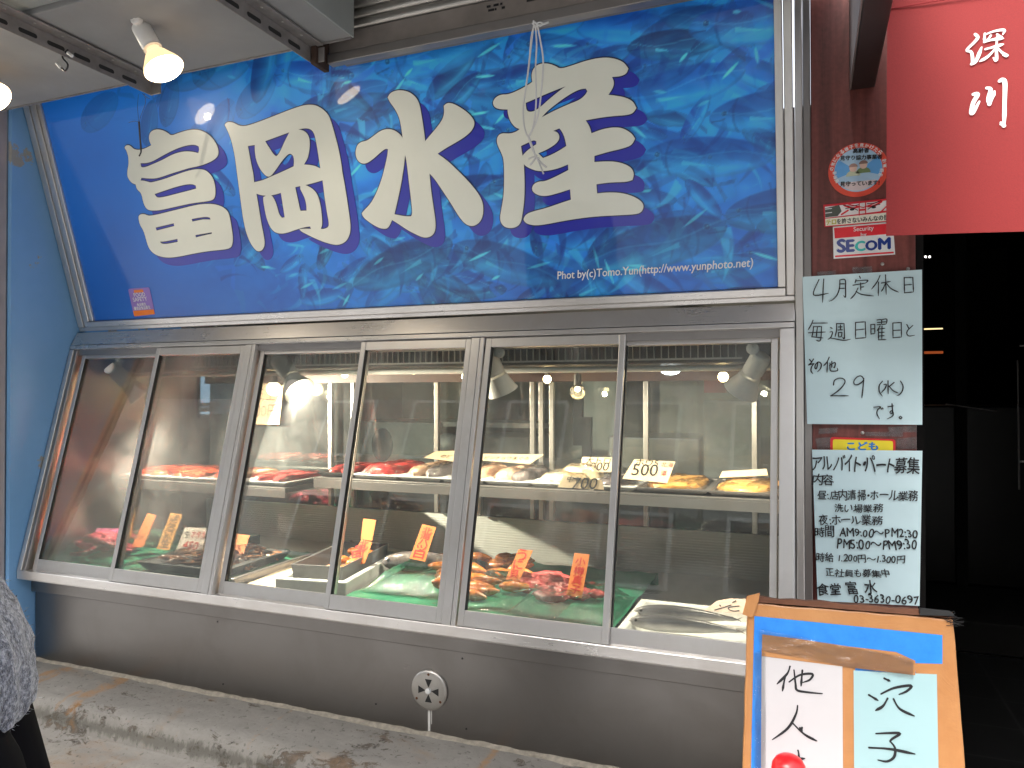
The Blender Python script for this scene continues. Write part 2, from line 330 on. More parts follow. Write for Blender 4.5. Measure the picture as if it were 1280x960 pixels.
def text_mesh(body, offset=0.):
    c = bpy.data.curves.new('text', 'FONT'); c.body = body; c.offset = offset; c.resolution_u = 3
    o = bpy.data.objects.new('text', c); COL.objects.link(o)
    me = bpy.data.meshes.new_from_object(o.evaluated_get(bpy.context.evaluated_depsgraph_get()))
    bpy.data.objects.remove(o); bpy.data.curves.remove(c)
    v = np.array([x.co for x in me.vertices]); f = [tuple(p.vertices) for p in me.polygons]; bpy.data.meshes.remove(me)
    return v, f
def text_on(mb, pl, body, p0, p1, hscale=1., shear=0., off=.0006, bold=0., mi=0, jitter=0.):
    """write body on plane pl from the point p0 to p1 (ends of its base line), as flat printed lettering"""
    v, f = text_mesh(body)
    if len(v) == 0: return
    x0, x1 = v[:, 0].min(), v[:, 0].max(); P0 = np.array(p0); P1 = np.array(p1); L = np.linalg.norm(P1-P0); d = (P1-P0)/L
    k = L/(x1-x0); up = np.cross(pl.n, d)
    up = up if up@pl.u > 0 else -up
    X = (v[:, 0]-x0)*k; Y = v[:, 1]*k*hscale
    if jitter:
        cw = k; Y = Y+jitter*k*np.sin(X/cw*2.3+len(body))*.5; X = X+jitter*k*np.sin(X/cw*3.1+Y/cw*2)*.5
    X = X+shear*Y
    shifts = [(0, 0)] if not bold else [(-bold, 0), (bold, 0), (0, bold*.8), (0, -bold*.8)]
    for q, (sx, sy) in enumerate(shifts): mb.add([P0+d*(a+sx*k)+up*(b+sy*k)+pl.n*(off+q*6e-5) for a, b in zip(X, Y)], f, mi)
GW = {}
def hand_text(mb, pl, body, p0, p1, hs, off):
    """one hand-written line: every character set down a little differently"""
    rh = random.Random(body)
    for ch in body:
        if ch != ' ' and ch not in GW: v, f = text_mesh(ch); GW[ch] = (v, f, v[:, 0].min(), v[:, 0].max())
    wd = [.42 if ch == ' ' else max(.16, GW[ch][3]-GW[ch][2])+.10 for ch in body]; tot = sum(wd)-.10
    P0 = np.array(p0); P1 = np.array(p1); d = (P1-P0); L = np.linalg.norm(d); d /= L; up = np.cross(pl.n, d); up = up if up@pl.u > 0 else -up; k = L/tot; x = 0
    for ch, w_ in zip(body, wd):
        if ch != ' ':
            v, f, a, b = GW[ch]; r = rh.uniform(-.08, .08); s1 = rh.uniform(.9, 1.12); s2 = rh.uniform(.9, 1.15)*hs; sh = rh.uniform(-.05, .16); cx = (a+b)/2; dy = rh.uniform(-.05, .05)
            X = (v[:, 0]-cx)*s1; Y = v[:, 1]*s2+.03*np.sin(v[:, 0]*5+ord(ch)); X = X+sh*Y+.025*np.sin(v[:, 1]*6+ord(ch)); X, Y = X*math.cos(r)-Y*math.sin(r), X*math.sin(r)+Y*math.cos(r)+dy; X = X+x+(w_-.10)/2
            for q, (sx, sy) in enumerate(((-.016, 0), (.016, 0), (0, .013), (0, -.013))): mb.add([P0+d*(p+sx)*k+up*(q_+sy)*k+pl.n*(off+q*6e-5) for p, q_ in zip(X, Y)], f)
        x += w_
def strokes_on(mb, pl, strokes, org, s, wpx, off=.0008, taper=0., mi=0, n=5):
    """handwriting: each stroke is a smooth path of points read as picture fractions, laid as flat ink on plane pl"""
    for si, st in enumerate(strokes):
        off += 4e-5
        pts = [pl.at(org[0]+x/s, org[1]+y/s, off) for x, y in st]
        path = []
        if len(pts) > 2:
            P = [pts[0]]+pts+[pts[-1]]
            for i in range(1, len(P)-2):
                for q in range(n):
                    t = q/n; a, b, c, d = P[i-1], P[i], P[i+1], P[i+2]
                    path.append(.5*((2*b)+(c-a)*t+(2*a-5*b+4*c-d)*t*t+(3*b-a-3*c+d)*t**3))
            path.append(pts[-1])
        else: path = [pts[0].lerp(pts[1], q/4) for q in range(5)]
        nn = Vector(pl.n); depth = (path[0]-Vector(CAM)).dot(Vector(Fv)); hw = wpx*.5*depth/FPX; L = len(path)
        left, right = [], []
        for i, p in enumerate(path):
            t = (path[min(i+1, L-1)]-path[max(i-1, 0)])
            t = t.normalized() if t.length > 1e-9 else Vector(pl.r); sd_ = nn.cross(t)
            u = i/(L-1); k = 1+taper*(math.sin(u*7+len(st))*.35+(u-.5)*.7)
            if taper and u > .8: k *= (1.15-u)/.35
            left.append(p+sd_*hw*k); right.append(p-sd_*hw*k)
        mb.add(left+right, [(i, i+1, L+i+1, L+i) for i in range(L-1)], mi)
        for e, tgt in ((0, path[0]), (L-1, path[-1])):
            r = (left[e]-right[e]).length*.5
            mb.add([tgt+nn*2e-5+(Vector(pl.r)*math.cos(a*math.pi/4)+Vector(pl.u)*math.sin(a*math.pi/4))*r for a in range(8)], [tuple(range(8))], mi)
def chaikin(p, sharp=R(55)):
    out = []; n = len(p)
    for i in range(n):
        a, b, c = Vector(p[i-1]), Vector(p[i]), Vector(p[(i+1) % n])
        if (b-a).length > 1e-9 and (c-b).length > 1e-9 and (b-a).angle(c-b) > sharp: out.append(b)
        else: out += [b+(a-b)*.25, b+(c-b)*.25]
    return [tuple(x) for x in out]
def fill(loops, to3d, nrm, thick, name, mat, parent):
    """flat shape with holes: loops in 2D (first outer, rest holes), filled by a 2D curve, then given thickness"""
    c = bpy.data.curves.new('outline', 'CURVE'); c.dimensions = '2D'; c.fill_mode = 'BOTH'
    for lp in loops:
        sp = c.splines.new('POLY'); sp.points.add(len(lp)-1); sp.use_cyclic_u = True
        for q, (x, y) in zip(sp.points, lp): q.co = (x, y, 0, 1)
    o = bpy.data.objects.new('outline', c); COL.objects.link(o); dg = bpy.context.evaluated_depsgraph_get()
    me = bpy.data.meshes.new_from_object(o.evaluated_get(dg)); bpy.data.objects.remove(o); bpy.data.curves.remove(c)
    bm = bmesh.new(); bm.from_mesh(me); bmesh.ops.remove_doubles(bm, verts=bm.verts, dist=1e-6)
    top = list(bm.faces); nrm = Vector(nrm)
    for v in bm.verts: v.co = to3d(v.co.x, v.co.y)
    if thick:
        r = bmesh.ops.extrude_face_region(bm, geom=top)
        for g in r['geom']:
            if isinstance(g, bmesh.types.BMVert): g.co += nrm*thick
    bmesh.ops.recalc_face_normals(bm, faces=bm.faces); bm.to_mesh(me); bm.free()
    me.name = name; me.materials.clear(); me.materials.append(mat)
    return link(name, me, parent)

# ================================================================== THE SETTING
W = 2.5
def struct(name, o): o['kind'] = 'structure'; return o
struct('g', box((-45, -14, -.05), (40, -.74, 0), 'pavement', MT['asphalt']))
struct('g', MB().add([(-150, -150, -.07), (150, -150, -.07), (150, 150, -.07), (-150, 150, -.07)], [(0, 1, 2, 3)]).build('ground', MT['asphalt']))
def step_mesh():
    # cast concrete step: two treads with worn, rounded edges
    prof = [(-.02, .392), (-.10, .391), (-.14, .390), (-.2, .389), (-.28, .387), (-.335, .384), (-.36, .372), (-.372, .35), (-.377, .325), (-.382, .308), (-.41, .300), (-.55, .298), (-.70, .296), (-.735, .288), (-.745, .265), (-.748, .1), (-.75, -.04)]
    pp = []
    for a, b in zip(prof[:-1], prof[1:]):
        k = max(1, int(math.hypot(a[0]-b[0], a[1]-b[1])/.012))
        pp += [(a[0]+(b[0]-a[0])*i/k, a[1]+(b[1]-a[1])*i/k) for i in range(k)]
    pp.append(prof[-1]); xs = np.arange(-.01, 2.46, .012); me = MB(); rows = []
    from mathutils import noise as NZ
    for x in xs:
        row = []
        for y, z in pp:
            q = Vector((x*3, y*7, z*7)); d = NZ.noise(q)*.006+NZ.noise(q*4)*.0025+NZ.noise(q*11)*.001
            row.append((x, y-d*.6, z+d*.8 if y < -.15 else z+d*.25))
        rows.append(row)
    me.loft(rows, False, closed=False); o = me.build('concrete_step', MT['concrete'], smooth=True); struct('s', o)
step_mesh()
struct('t', box((2.46, -.74, -.06), (6, 2.42, -.003), 'entrance_floor', MT['tile']))

# building shell above and beside the shop front
t = thing('building_front', 'grey upper wall of the shop building above the sign and the canopy', 'building', (1.2, .3, 2.6))
box((-4, -.1, 2.62), (5.5, .1, 5.2), 'upper_wall', MT['kitchen_wall'], t)
box((-4, -.28, -.06), (-.192, .1, 2.62), 'side_wall', MT['kitchen_wall'], t)
box((4.0, 0, 0), (5.5, .1, 2.62), 'side_wall', MT['kitchen_wall'], t)
t = thing('side_wall', 'blue painted side wall with flaking paint left of the fish case', 'wall', (-.02, 0, 0))
box((-.024, -.245, 0), (-.006, .5, 2.6), 'painted_face', MT['blue'], t)
t = thing('shutter_post', 'grey metal post with a dark slot at the far left edge of the shop front', 'post', (-.1, -.27, 0))
box((-.19, -.33, 0), (-.056, -.25, 2.62), 'post_body', MT['alu'], t, .004)
box((-.055, -.30, 0), (-.042, -.25, 2.62), 'slot', MT['black_rubber'], t)
box((-.041, -.275, 0), (-.026, -.247, 2.62), 'edge_strip', plain('pinkish_grey_strip', (.42, .36, .35), .5), t, .002)

# canopy, rails, header
CZ = 2.245
t = thing('canopy', 'grey flat board canopy over the left part of the shop front', 'canopy', (.3, -.6, CZ))
box((-1.8, -.735, CZ), (1.438, -.35, CZ+.11), 'board', MT['canopy'], t, .003)
box((-1.8, -1.9, CZ+.012), (1.438, -.738, CZ+.11), 'outer_board', MT['canopy_end'], t, .003)
box((1.439, -1.9, CZ-.002), (1.444, -.348, CZ+.14), 'end_trim', MT['canopy_end'], t, .001)
box((-1.8, -.352, CZ-.003), (1.436, -.346, CZ+.11), 'back_trim', MT['rail'], t)
box((-1.8, -1.9, CZ+.115), (2.6, -.05, CZ+.135), 'roof_sheet', MT['canopy'], t)
def rail(X, lab):
    t = thing('slotted_rail', lab, 'rail', (X, -.8, 2.2), 'slotted rails under the canopy')
    m = MB().box((X, -1.9, 2.197), (X+.003, -.35, 2.241)).box((X+.0031, -1.9, 2.237), (X+.04, -.352, 2.241))
    m.box((X, -.349, 2.197), (X+.04, -.346, 2.235)); m.build('angle', MT['rail'], t, .0008, seg=1)
    m = MB(); y = -.40
    while y > -1.85:
        m.loft([[Vector((X+dx, y-.025+.025*c*1.0+(.018 if c > 0 else -.018)*0+.02*np.sign(c)*.0+.0, 2.2135+.0055*s_)) if False else Vector((X+dx, y-.024+(.018 if c > 0 else -.018)+.006*c, 2.2145+.0058*s_)) for c, s_ in [(math.cos(a*math.pi/6), math.sin(a*math.pi/6)) for a in range(12)]] for dx in (.0015, .0036)])
        y -= .074
    m.build('slot_row', MT['black_rubber'], t)
    m = MB(); y = -.42
    while y > -1.85: m.axial((X+.022, y, 2.2372), (0, 0, -1), [(0, .0035), (.0015, .003)], 8); y -= .074
    m.build('rivet_row', MT['alu'], t)
rail(.742, 'left slotted angle rail under the canopy with a hook hanging from it')
rail(1.312, 'right slotted angle rail under the canopy beside the metal header')
t = thing('wall_header', 'worn metal shutter header with ribbed slats above the fish sign', 'shutter header', (1.9, -.28, 2.2))
MB().box((1.335, -.305, 2.236), (2.56, -.22, 2.290)).build('face', plain('stained_metal', (.24, .21, .19), .5, .3, .3, 9, .15), t, .003)
MB().box((1.335, -.312, 2.208), (2.56, -.285, 2.233)).build('lower_lip', MT['steel_dark'], t, .002)
m = MB()
for i in range(8): m.axial((1.335, -.298-.004*i, 2.304+.024*i), (1, 0, 0), [(0, .0135), (1.225, .0135)], 12)
m.build('slats', MT['alu'], t, smooth=True)
m = MB()
for i, (w_, r_) in enumerate(((9, 0), (12, 0), (5, 0), (14, 1), (3, 1), (7, 1))):
    x = 1.80+.018*i - (.05 if r_ else 0)
    m.box((x, -.3065, 2.272-.010*r_), (x+.0011*w_, -.3052, 2.277-.010*r_))
m.box((1.905, -.3068, 2.266), (2.0, -.3052, 2.282)); m.build('stencil_marks', MT['ink'], t)
m = MB().box((1.318, -.36, 2.19), (1.334, -.30, 2.30)); m.build('bracket', plain('rusty_bracket', lin((62, 46, 38)), .8, .2, .4, 30, .3), t, .002)

# right side: steel trim, veneered column, noren beam
t = thing('edge_trim', 'tall vertical steel trim strip between the sign and the brown column', 'trim', (2.52, 0, 0))
box((2.5015, -.012, .3), (2.520, .1, 2.62), 'strip', MT['steel_v'], t, .002)
box((2.521, -.006, .3), (2.5385, .1, 2.62), 'strip', MT['steel_dark'], t, .002)
t = thing('brown_column', 'red-brown veneered column carrying the stickers and paper notices', 'column', (2.65, .05, 0))
box((2.539, 0, 0), (2.766, .13, 2.62), 'veneer', MT['mahogany'], t, .002)
m = MB()
for px, py in ((1078, 541), (1103, 330), (1135, 336)): m.axial(vy(px, py, -.0005), (0, -1, 0), [(0, .0042), (.002, .0036), (.003, .001)], 12)
m.build('screw', MT['alu'], t)
# remains of clear tape on the veneer
m = MB(); P0 = yplane(0)
for a, b, c_, d in (((1024, 536), (1047, 534), (1046, 541), (1023, 543)), ((1080, 540), (1129, 540), (1128, 546), (1083, 545)), ((1019, 548), (1040, 546), (1040, 560), (1022, 562)), ((1121, 548), (1146, 546), (1146, 561), (1121, 562)), ((1065, 334), (1090, 333), (1090, 341), (1066, 342)), ((1022, 340), (1045, 338), (1045, 344), (1022, 346)), ((1110, 534), (1146, 532), (1146, 540), (1112, 541))):
    m.prism([P0.at(*q, .0008) for q in (a, b, c_, d)], (0, -1, 0), .0004)
m.build('tape_residue', MT['film'], t)
t = thing('noren_beam', 'dark wooden bracket beam jutting from the brown column towards the street', 'beam', (2.68, 0, 2.1))
m = MB(); a = vy(1064, 113, -.002); b = vy(1100, 108, -.002)
m.box((a.x, -.75, a.z), (a.x+.052, -.001, a.z+.25)); m.build('beam', MT['dark_wood'], t, .003)
box((a.x-.004, -.75, a.z+.001), (a.x-.0005, -.002, a.z+.25), 'side_face', plain('lit_beam_face', (.19, .15, .14), .6), t)  # lighter sheet paints the light falling on the beam's left face

# doorway room
t = thing('restaurant_room', 'dark restaurant interior beyond the doorway with a black counter', 'room', (3.3, 2, 0))
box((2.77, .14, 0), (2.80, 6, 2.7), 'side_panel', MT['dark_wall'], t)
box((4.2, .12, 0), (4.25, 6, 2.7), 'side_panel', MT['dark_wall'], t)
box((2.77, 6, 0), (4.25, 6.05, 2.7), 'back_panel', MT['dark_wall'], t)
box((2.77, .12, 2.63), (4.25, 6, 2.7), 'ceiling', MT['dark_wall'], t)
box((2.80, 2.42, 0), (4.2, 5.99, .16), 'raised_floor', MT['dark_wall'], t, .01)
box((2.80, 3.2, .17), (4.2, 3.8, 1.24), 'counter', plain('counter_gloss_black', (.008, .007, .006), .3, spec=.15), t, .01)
box((3.34, 3.16, .165), (3.40, 3.19, 2.6), 'door_jamb', MT['dark_wall'], t)
a = vy(1182, 505, 3.15); b = vy(1246, 514, 3.15)
m = MB().tube([a, b], .004); m.build('counter_edge', MT['steel_dark'], t)
m = MB().tube([vy(1272, 450, 2.2), vy(1274, 612, 2.2)], .004).tube([vy(1274, 432, 2.2), vy(1290, 432, 2.2)], .005).tube([vy(1275, 577, 2.2), vy(1290, 577, 2.2)], .005); m.build('door_frame', MT['steel_dark'], t)
t = thing('shelf_light', 'thin warm strip light glowing deep inside the dark restaurant', 'lamp', tuple(vy(1160, 411, 5.2)))
a = vy(1135, 411.6, 5.2); b = vy(1178.5, 410.6, 5.2)
m = MB().box((a.x, 5.2, b.z-.004), (b.x, 5.23, b.z+.005)); m.build('tube', emit('warm_strip', (1, .74, .36), .34), t)
t = thing('shelf_light', 'dim orange strip light below the warm one inside the dark restaurant', 'lamp', tuple(vy(1160, 441, 5.2)))
a = vy(1135, 441, 5.2); b = vy(1179, 440, 5.2)
m = MB().box((a.x, 5.2, b.z-.012), (b.x, 5.23, b.z+.008)); m.build('tube', emit('orange_strip', (1, .20, .05), .06), t)
for i, px in enumerate((1147, 1152, 1158, 1163)):
    pass
t = thing('ceiling_light', 'row of tiny white lights near the ceiling of the dark restaurant', 'lamp', tuple(vy(1155, 321, 5)))
m = MB()
for px in (1146, 1151, 1157, 1162): m.sphere(vy(px, 321, 5), .008, 8, 6)
m.build('bulbs', emit('tiny_white', (1, .95, .85), 2.5), t)

# street across the road (seen in the reflections)
t = thing('street_building', 'pale building across the street mirrored in the glossy sign', 'building', (1, -11, 0))
box((-45, -13, 0), (40, -11, 9.5), 'wall', plain('pale_render', (.30, .29, .27), .8), t)  # unseen wall, lengthened so the left panes mirror it and not the sky
def windows(t):
    for f in range(2):
        for i in range(9):
            x = -7.6+i*2.2; z = 3.4+f*2.2
            o = box((x, -10.99, z), (x+1.3, -10.95, z+1.35), 'window', MT['white_plastic'], t); box((x+.07, -10.948, z+.07), (x+1.23, -10.94, z+1.28), 'pane', plain('street_pane', (.05, .06, .07), .1) if not (f or i) else bpy.data.materials['street_pane'], o)
windows(t)
box((-5, -10.99, 0), (0, -10.9, 2.6), 'shopfront', plain('shopfront_dark', (.10, .10, .09), .3), t)
box((1.2, -10.99, 0), (6.5, -10.9, 2.7), 'shopfront', plain('shopfront_light', (.55, .53, .48), .4), t)
box((3.1, -10.89, .2), (3.5, -10.86, 2.4), 'banner', plain('banner_yellow', (.75, .60, .12), .7), t)
for k, (x0, n_) in enumerate(((-.9, 260), (1.0, 200))):
    t = thing('flower_bush', ('leafy bush with pink flowers across the street, mirrored in the sign', 'smaller flowering bush across the street, mirrored in the sign')[k], 'plant', (x0, -7.6, 0))
    m = MB(); fl = MB()
    for i in range(n_*3):
        c_ = Vector((x0+random.gauss(0, .5), -7.6+random.gauss(0, .25), .55+abs(random.gauss(0, .55)))); a = Vector((random.uniform(-1, 1), random.uniform(-1, 1), random.uniform(-1, 1))).normalized()*.09; b = a.orthogonal().normalized()*.05
        (fl if random.random() < .12 else m).add([c_-a, c_+b, c_+a, c_-b], [(0, 1, 2, 3)])
    m.build('leaves', plain('bush_leaf', (.06, .12, .04), .6), t); fl.build('flowers', plain('bush_flower', (.6, .12, .18), .6), t)
    MB().box((x0-.9, -7.85, 0), (x0+.9, -7.35, .5)).build('planter', plain('planter', (.25, .22, .2), .8), t, .01)

# ================================================================== SHOP SIGN
S0 = (0, .0033, 1.590); SUP = np.array([0, -.2116, .7345]); SUP /= np.linalg.norm(SUP); SN = np.array([0, -SUP[2], SUP[1]])
SP = Plane(S0, SN, SUP)
sign = thing('shop_sign', 'large blue fish photograph sign with four big cream letters', 'sign', (W/2, 0, 1.55))
SX0, SX1, SH = .087, 2.4605, 1.02
def paint_photo(nx=760, ny=330):
    xs = np.linspace(0, SX1-SX0, nx); ys = np.linspace(0, SH, ny); X, Y = np.meshgrid(xs, ys)
    def vnoise(sx, sy, seed):
        r = np.random.default_rng(seed); g = r.random((int(SH*sy)+3, int(2.4*sx)+3)); u = X*sx; v = Y*sy; i = u.astype(int); j = v.astype(int); fu = u-i; fv = v-j; fu = fu*fu*(3-2*fu); fv = fv*fv*(3-2*fv)
        return (g[j, i]*(1-fu)+g[j, i+1]*fu)*(1-fv)+(g[j+1, i]*(1-fu)+g[j+1, i+1]*fu)*fv
    n1 = vnoise(5, 7, 1); n2 = vnoise(14, 20, 2); n3 = vnoise(40, 60, 3)
    dens = 1/(1+np.exp(-(X-.75-.25*(n1-.5))*7))              # crowded with fish to the right
    top = np.clip(Y/.75, 0, 1)
    deep = np.array([16, 80, 182.]); mid = np.array([26, 116, 220.]); lite = np.array([46, 156, 246.])
    t = np.clip(.36+.42*top*(.5+.5*dens)+(n1-.5)*.5*(.25+.75*dens)+(n2-.5)*.28*dens, 0, 1)[..., None]
    im = np.where(t < .5, deep+(mid-deep)*t*2, mid+(lite-mid)*(t*2-1))
    def blend(mask, col): 
        nonlocal im
        im = im*(1-mask[..., None])+np.array(col, float)*mask[..., None]
    sst = lambda a, b, x: (lambda q: q*q*(3-2*q))(np.clip((x-a)/(b-a), 0, 1))
    rg = np.random.default_rng(21)
    def fish(cx, cy, L, ang, flip, al, tone, detail=True, fat=1.):
        ca, sa = math.cos(ang), math.sin(ang); U = ((X-cx)*ca+(Y-cy)*sa)/L*(1 if not flip else -1); V = (-(X-cx)*sa+(Y-cy)*ca)/L
        near = (np.abs(U) < .8) & (np.abs(V) < .4)
        if not near.any(): return
        h = .155*np.sqrt(np.clip(1-(np.abs(U+.03)/.47)**2.2, 0, 1))*(1-.35*np.clip(U, 0, 1))*fat
        body = sst(0, .02, h-np.abs(V))*(np.abs(U) < .5)
        sh = V/.16
        back = np.array([12, 62, 150.])*tone; belly = np.array([44, 150, 228.])*min(1.08, tone+.05)
        k = sst(-.9, .75, sh+.25*(n2-.5))
        col = belly*(1-k[..., None])+back*k[..., None]
        m = body*al
        im[:] = im*(1-m[..., None])+col*m[..., None]
        # dark rim below
        rim = sst(.0, .018, h-np.abs(V))*(1-sst(.018, .05, h-np.abs(V)))*(V < 0)*(np.abs(U) < .5); blend(rim*.4*al, (10, 50, 130))
        # tail fork
        tu = U-.44; fk = (tu > 0)*(tu < .26)*sst(0, .015, .03+tu*.75-np.abs(V))*sst(-.01, .012, np.abs(V)-(tu-.06)*.62); blend(np.clip(fk, 0, 1)*al*.85, np.array([20, 88, 184.])*tone+rg.random()*26)
        if detail:
            e = np.hypot((U+.385), (V-.025)); blend(sst(.030, .022, e)*al*.55, (52, 132, 206)); blend(sst(.021, .013, e)*al*.85, (10, 42, 100)); blend(sst(.007, .004, np.hypot(U+.388, V-.030))*al*.7, (130, 190, 232))
            g = np.abs(U+.27-.10*(1-(V/.14)**2)*-1*.5); blend(sst(.014, .004, g)*body*al*.5, (10, 52, 132))
            pf = (U > -.2)*(U < .06)*sst(0, .01, .022*(1-(U+.2)/.26)-np.abs(V+.035+.12*(U+.2))); blend(np.clip(pf, 0, 1)*al*.7, (90, 200, 240))
            st = np.abs(V-.02-.02*np.sin(U*9)); blend(sst(.009, .003, st)*body*al*.35, (100, 190, 240))
            mth = np.abs(V+.03-(U+.49)*.12); blend(sst(.008, .003, mth)*(U < -.38)*body*al*.6, (10, 46, 120))
        # bright streak on the flank
        hl = np.exp(-((V+.05+.02*np.sin(U*6+cx*9))/.02)**2)*sst(-.45, -.1, U)*sst(.45, .1, U)*body; blend(hl*.35*al, (84, 190, 246))
    for cx, cy, L, a, fl, al, tone in ((.26, .70, .22, .4, 0, .30, .62), (.46, .64, .16, 1.05, 0, .42, .56), (.56, .69, .17, 1.0, 0, .42, .58), (.66, .76, .24, .2, 1, .5, .6), (.82, .78, .32, .30, 0, .55, .68), (.74, .60, .18, .7, 1, .3, .85), (.90, .66, .2, .5, 0, .4, .7), (.62, .56, .14, .9, 0, .25, .8)): fish(cx, cy, L, a, fl, al*.75, tone, True, 1.45)
    for i in range(260):
        cx = rg.uniform(.62, 2.5); d = 1/(1+math.exp(-(cx-.95)*5)); cy = rg.uniform(-.05, 1.0)
        if rg.random() > d+.05: continue
        L = rg.uniform(.09, .24)*(1+.3*d); fish(cx, cy, L, rg.normal(0, .6), rg.random() < .4, rg.uniform(.35, .8), rg.uniform(.72, 1.2), rg.random() < .7)
    # criss-cross of tails and fins low in the crowd
    for i in range(560):
        cx = rg.uniform(.55, 2.45); cy = rg.beta(1.2, 2.4)*.95
        if rg.random() > 1/(1+math.exp(-(cx-.8)*6)): continue
        a = rg.uniform(0, math.pi); L = rg.uniform(.02, .085); w_ = L*rg.uniform(.10, .36); U = (X-cx)*math.cos(a)+(Y-cy)*math.sin(a); V = -(X-cx)*math.sin(a)+(Y-cy)*math.cos(a)
        k = np.clip((U+L)/(2*L), 0, 1); mm = sst(0, .006, w_*k-np.abs(V-.25*U*U/L))*(U > -L)*(U < L)
        c_ = ((34, 134, 222), (22, 96, 190), (70, 178, 236), (10, 56, 146), (14, 66, 160), (30, 120, 210))[rg.integers(6)]; blend(mm*rg.uniform(.25, .65), c_)
    # larger fish near the top and right whose heads face left
    for cx, cy, L, a, fl, al, tone in ((1.52, .69, .42, .10, 0, .6, 1.1), (1.22, .60, .30, .2, 0, .5, .9), (2.10, .74, .36, -.15, 0, .6, 1.0), (2.36, .62, .36, -.05, 0, .65, 1.1), (2.16, .50, .34, .12, 0, .6, 1.15), (2.38, .42, .32, .0, 0, .6, 1.0), (2.22, .33, .34, -.1, 0, .55, 1.05), (2.40, .20, .30, .1, 0, .5, .9), (1.30, .12, .40, .3, 1, .55, .8), (1.66, .10, .36, -.35, 0, .5, .85), (2.05, .12, .42, .2, 1, .5, .8), (1.9, .60, .36, -.4, 0, .45, .9)): fish(cx, cy, L, a, fl, al, tone)
    for i in range(70):    # glinting fins
        cx = rg.uniform(.6, 2.4); cy = rg.uniform(.02, .85); a = rg.normal(.1, .6); L = rg.uniform(.012, .05); U = (X-cx)*math.cos(a)+(Y-cy)*math.sin(a); V = -(X-cx)*math.sin(a)+(Y-cy)*math.cos(a)
        blend(sst(0, .004, .006*(1-(U/L)**2)-np.abs(V))*rg.uniform(.4, .85), (96, 206, 240))
    im += ((n3-.5)*12*dens)[..., None]
    shade = np.clip(1-.10*(1-top)*dens-.14*(1-dens)*(1-top), 0, 1); im *= shade[..., None]
    mean_ = np.array([24, 106, 204.]); im = mean_+(im-mean_)*(1+.28*dens[..., None])+np.array([6, 14, 16])*dens[..., None]; im *= np.array([.92, 1.10, 1.10])
    im = np.clip(im, 0, 255)/255; im = np.where(im <= .04045, im/12.92, ((im+.055)/1.055)**2.4)
    P = np.zeros((ny, nx, 3)); P += SP.p; P += (X+SX0)[..., None]*SP.r; P += Y[..., None]*SP.u
    me = bpy.data.meshes.new('fish_photo'); nv = nx*ny; me.vertices.add(nv); me.vertices.foreach_set('co', P.reshape(-1))
    i, j = np.meshgrid(np.arange(nx-1), np.arange(ny-1)); q = np.stack([j*nx+i, j*nx+i+1, (j+1)*nx+i+1, (j+1)*nx+i], -1).reshape(-1, 4); nf = len(q)
    me.loops.add(nf*4); me.loops.foreach_set('vertex_index', q.reshape(-1).astype(np.int32)); me.polygons.add(nf); me.polygons.foreach_set('loop_start', np.arange(0, nf*4, 4, dtype=np.int32)); me.polygons.foreach_set('loop_total', np.full(nf, 4, dtype=np.int32)); me.update(calc_edges=True)
    at = me.attributes.new('print', 'FLOAT_COLOR', 'POINT'); at.data.foreach_set('color', np.concatenate([im.reshape(-1, 3), np.ones((nv, 1))], 1).astype(np.float32).reshape(-1))
    me.materials.append(MT['photo']); link('fish_photo', me, sign)
paint_photo()
MB().prism([SP.ab(a, b, -.004) for a, b in ((SX0, 0), (SX1, 0), (SX1, SH), (SX0, SH))], SN, .02).build('backing', MT['alu'], sign)
# letters, traced as outlines on the sign board
def off(pts, o, s): return [(o[0]+x/s, o[1]+y/s) for x, y in pts]
A1, B1 = (150, 150), (150, 230)
TOMI = [[off([(60,260),(90,248),(120,265),(145,292),(200,300),(260,285),(320,252),(297,200),(300,140),(330,105),(380,92),(430,100),(480,125),(520,158),(590,130),(680,103),(760,95),(830,108),(900,150),(950,205),(985,270),(993,330),(980,370),(930,410),(860,440),(800,460),(700,480),(650,495),(520,535),(420,570),(360,585),(290,585),(220,578),(212,605),(240,605),(290,618),(310,625),(360,615),(450,590),(560,550),(660,515),(740,495),(800,490),(860,500),(910,540),(945,600),(960,670),(962,740),(950,785),(920,805),(860,815),(740,830),(640,850),(540,872),(440,895),(380,905),(310,905),(275,890),(250,850),(235,800),(225,750),(210,722),(190,705),(172,680),(165,645),(130,632),(100,600),(80,560),(82,500),(95,440),(92,370),(75,310),(55,280)], A1, 8),
  off([(212,432),(270,432),(330,415),(400,375),(500,320),(600,275),(690,250),(760,247),(795,265),(800,300),(790,332),(740,318),(670,312),(600,322),(520,350),(440,395),(350,435),(280,465),(240,475),(218,468)], A1, 8),
  off([(352,740),(440,710),(560,670),(660,645),(730,640),(765,655),(770,685),(700,705),(600,730),(480,762),(400,777),(370,770)], A1, 8)],
 [off([(190,330),(205,305),(240,297),(275,310),(300,318),(380,305),(500,275),(640,240),(760,210),(860,197),(950,200),(1030,225),(1085,270),(1105,330),(1120,420),(1135,520),(1132,600),(1110,640),(1050,655),(900,668),(740,695),(600,725),(500,737),(420,728),(350,700),(300,650),(275,580),(260,520),(240,460),(205,405)], B1, 8),
  off([(362,435),(545,392),(550,420),(372,465)], B1, 8), off([(722,350),(800,335),(870,327),(905,335),(912,355),(840,352),(780,365),(730,375)], B1, 8), off([(405,575),(440,575),(500,565),(582,548),(585,578),(500,595),(440,600),(415,590)], B1, 8), off([(760,510),(925,482),(925,497),(850,512),(765,534)], B1, 8)]]
A2, B2 = (275, 110), (290, 200)
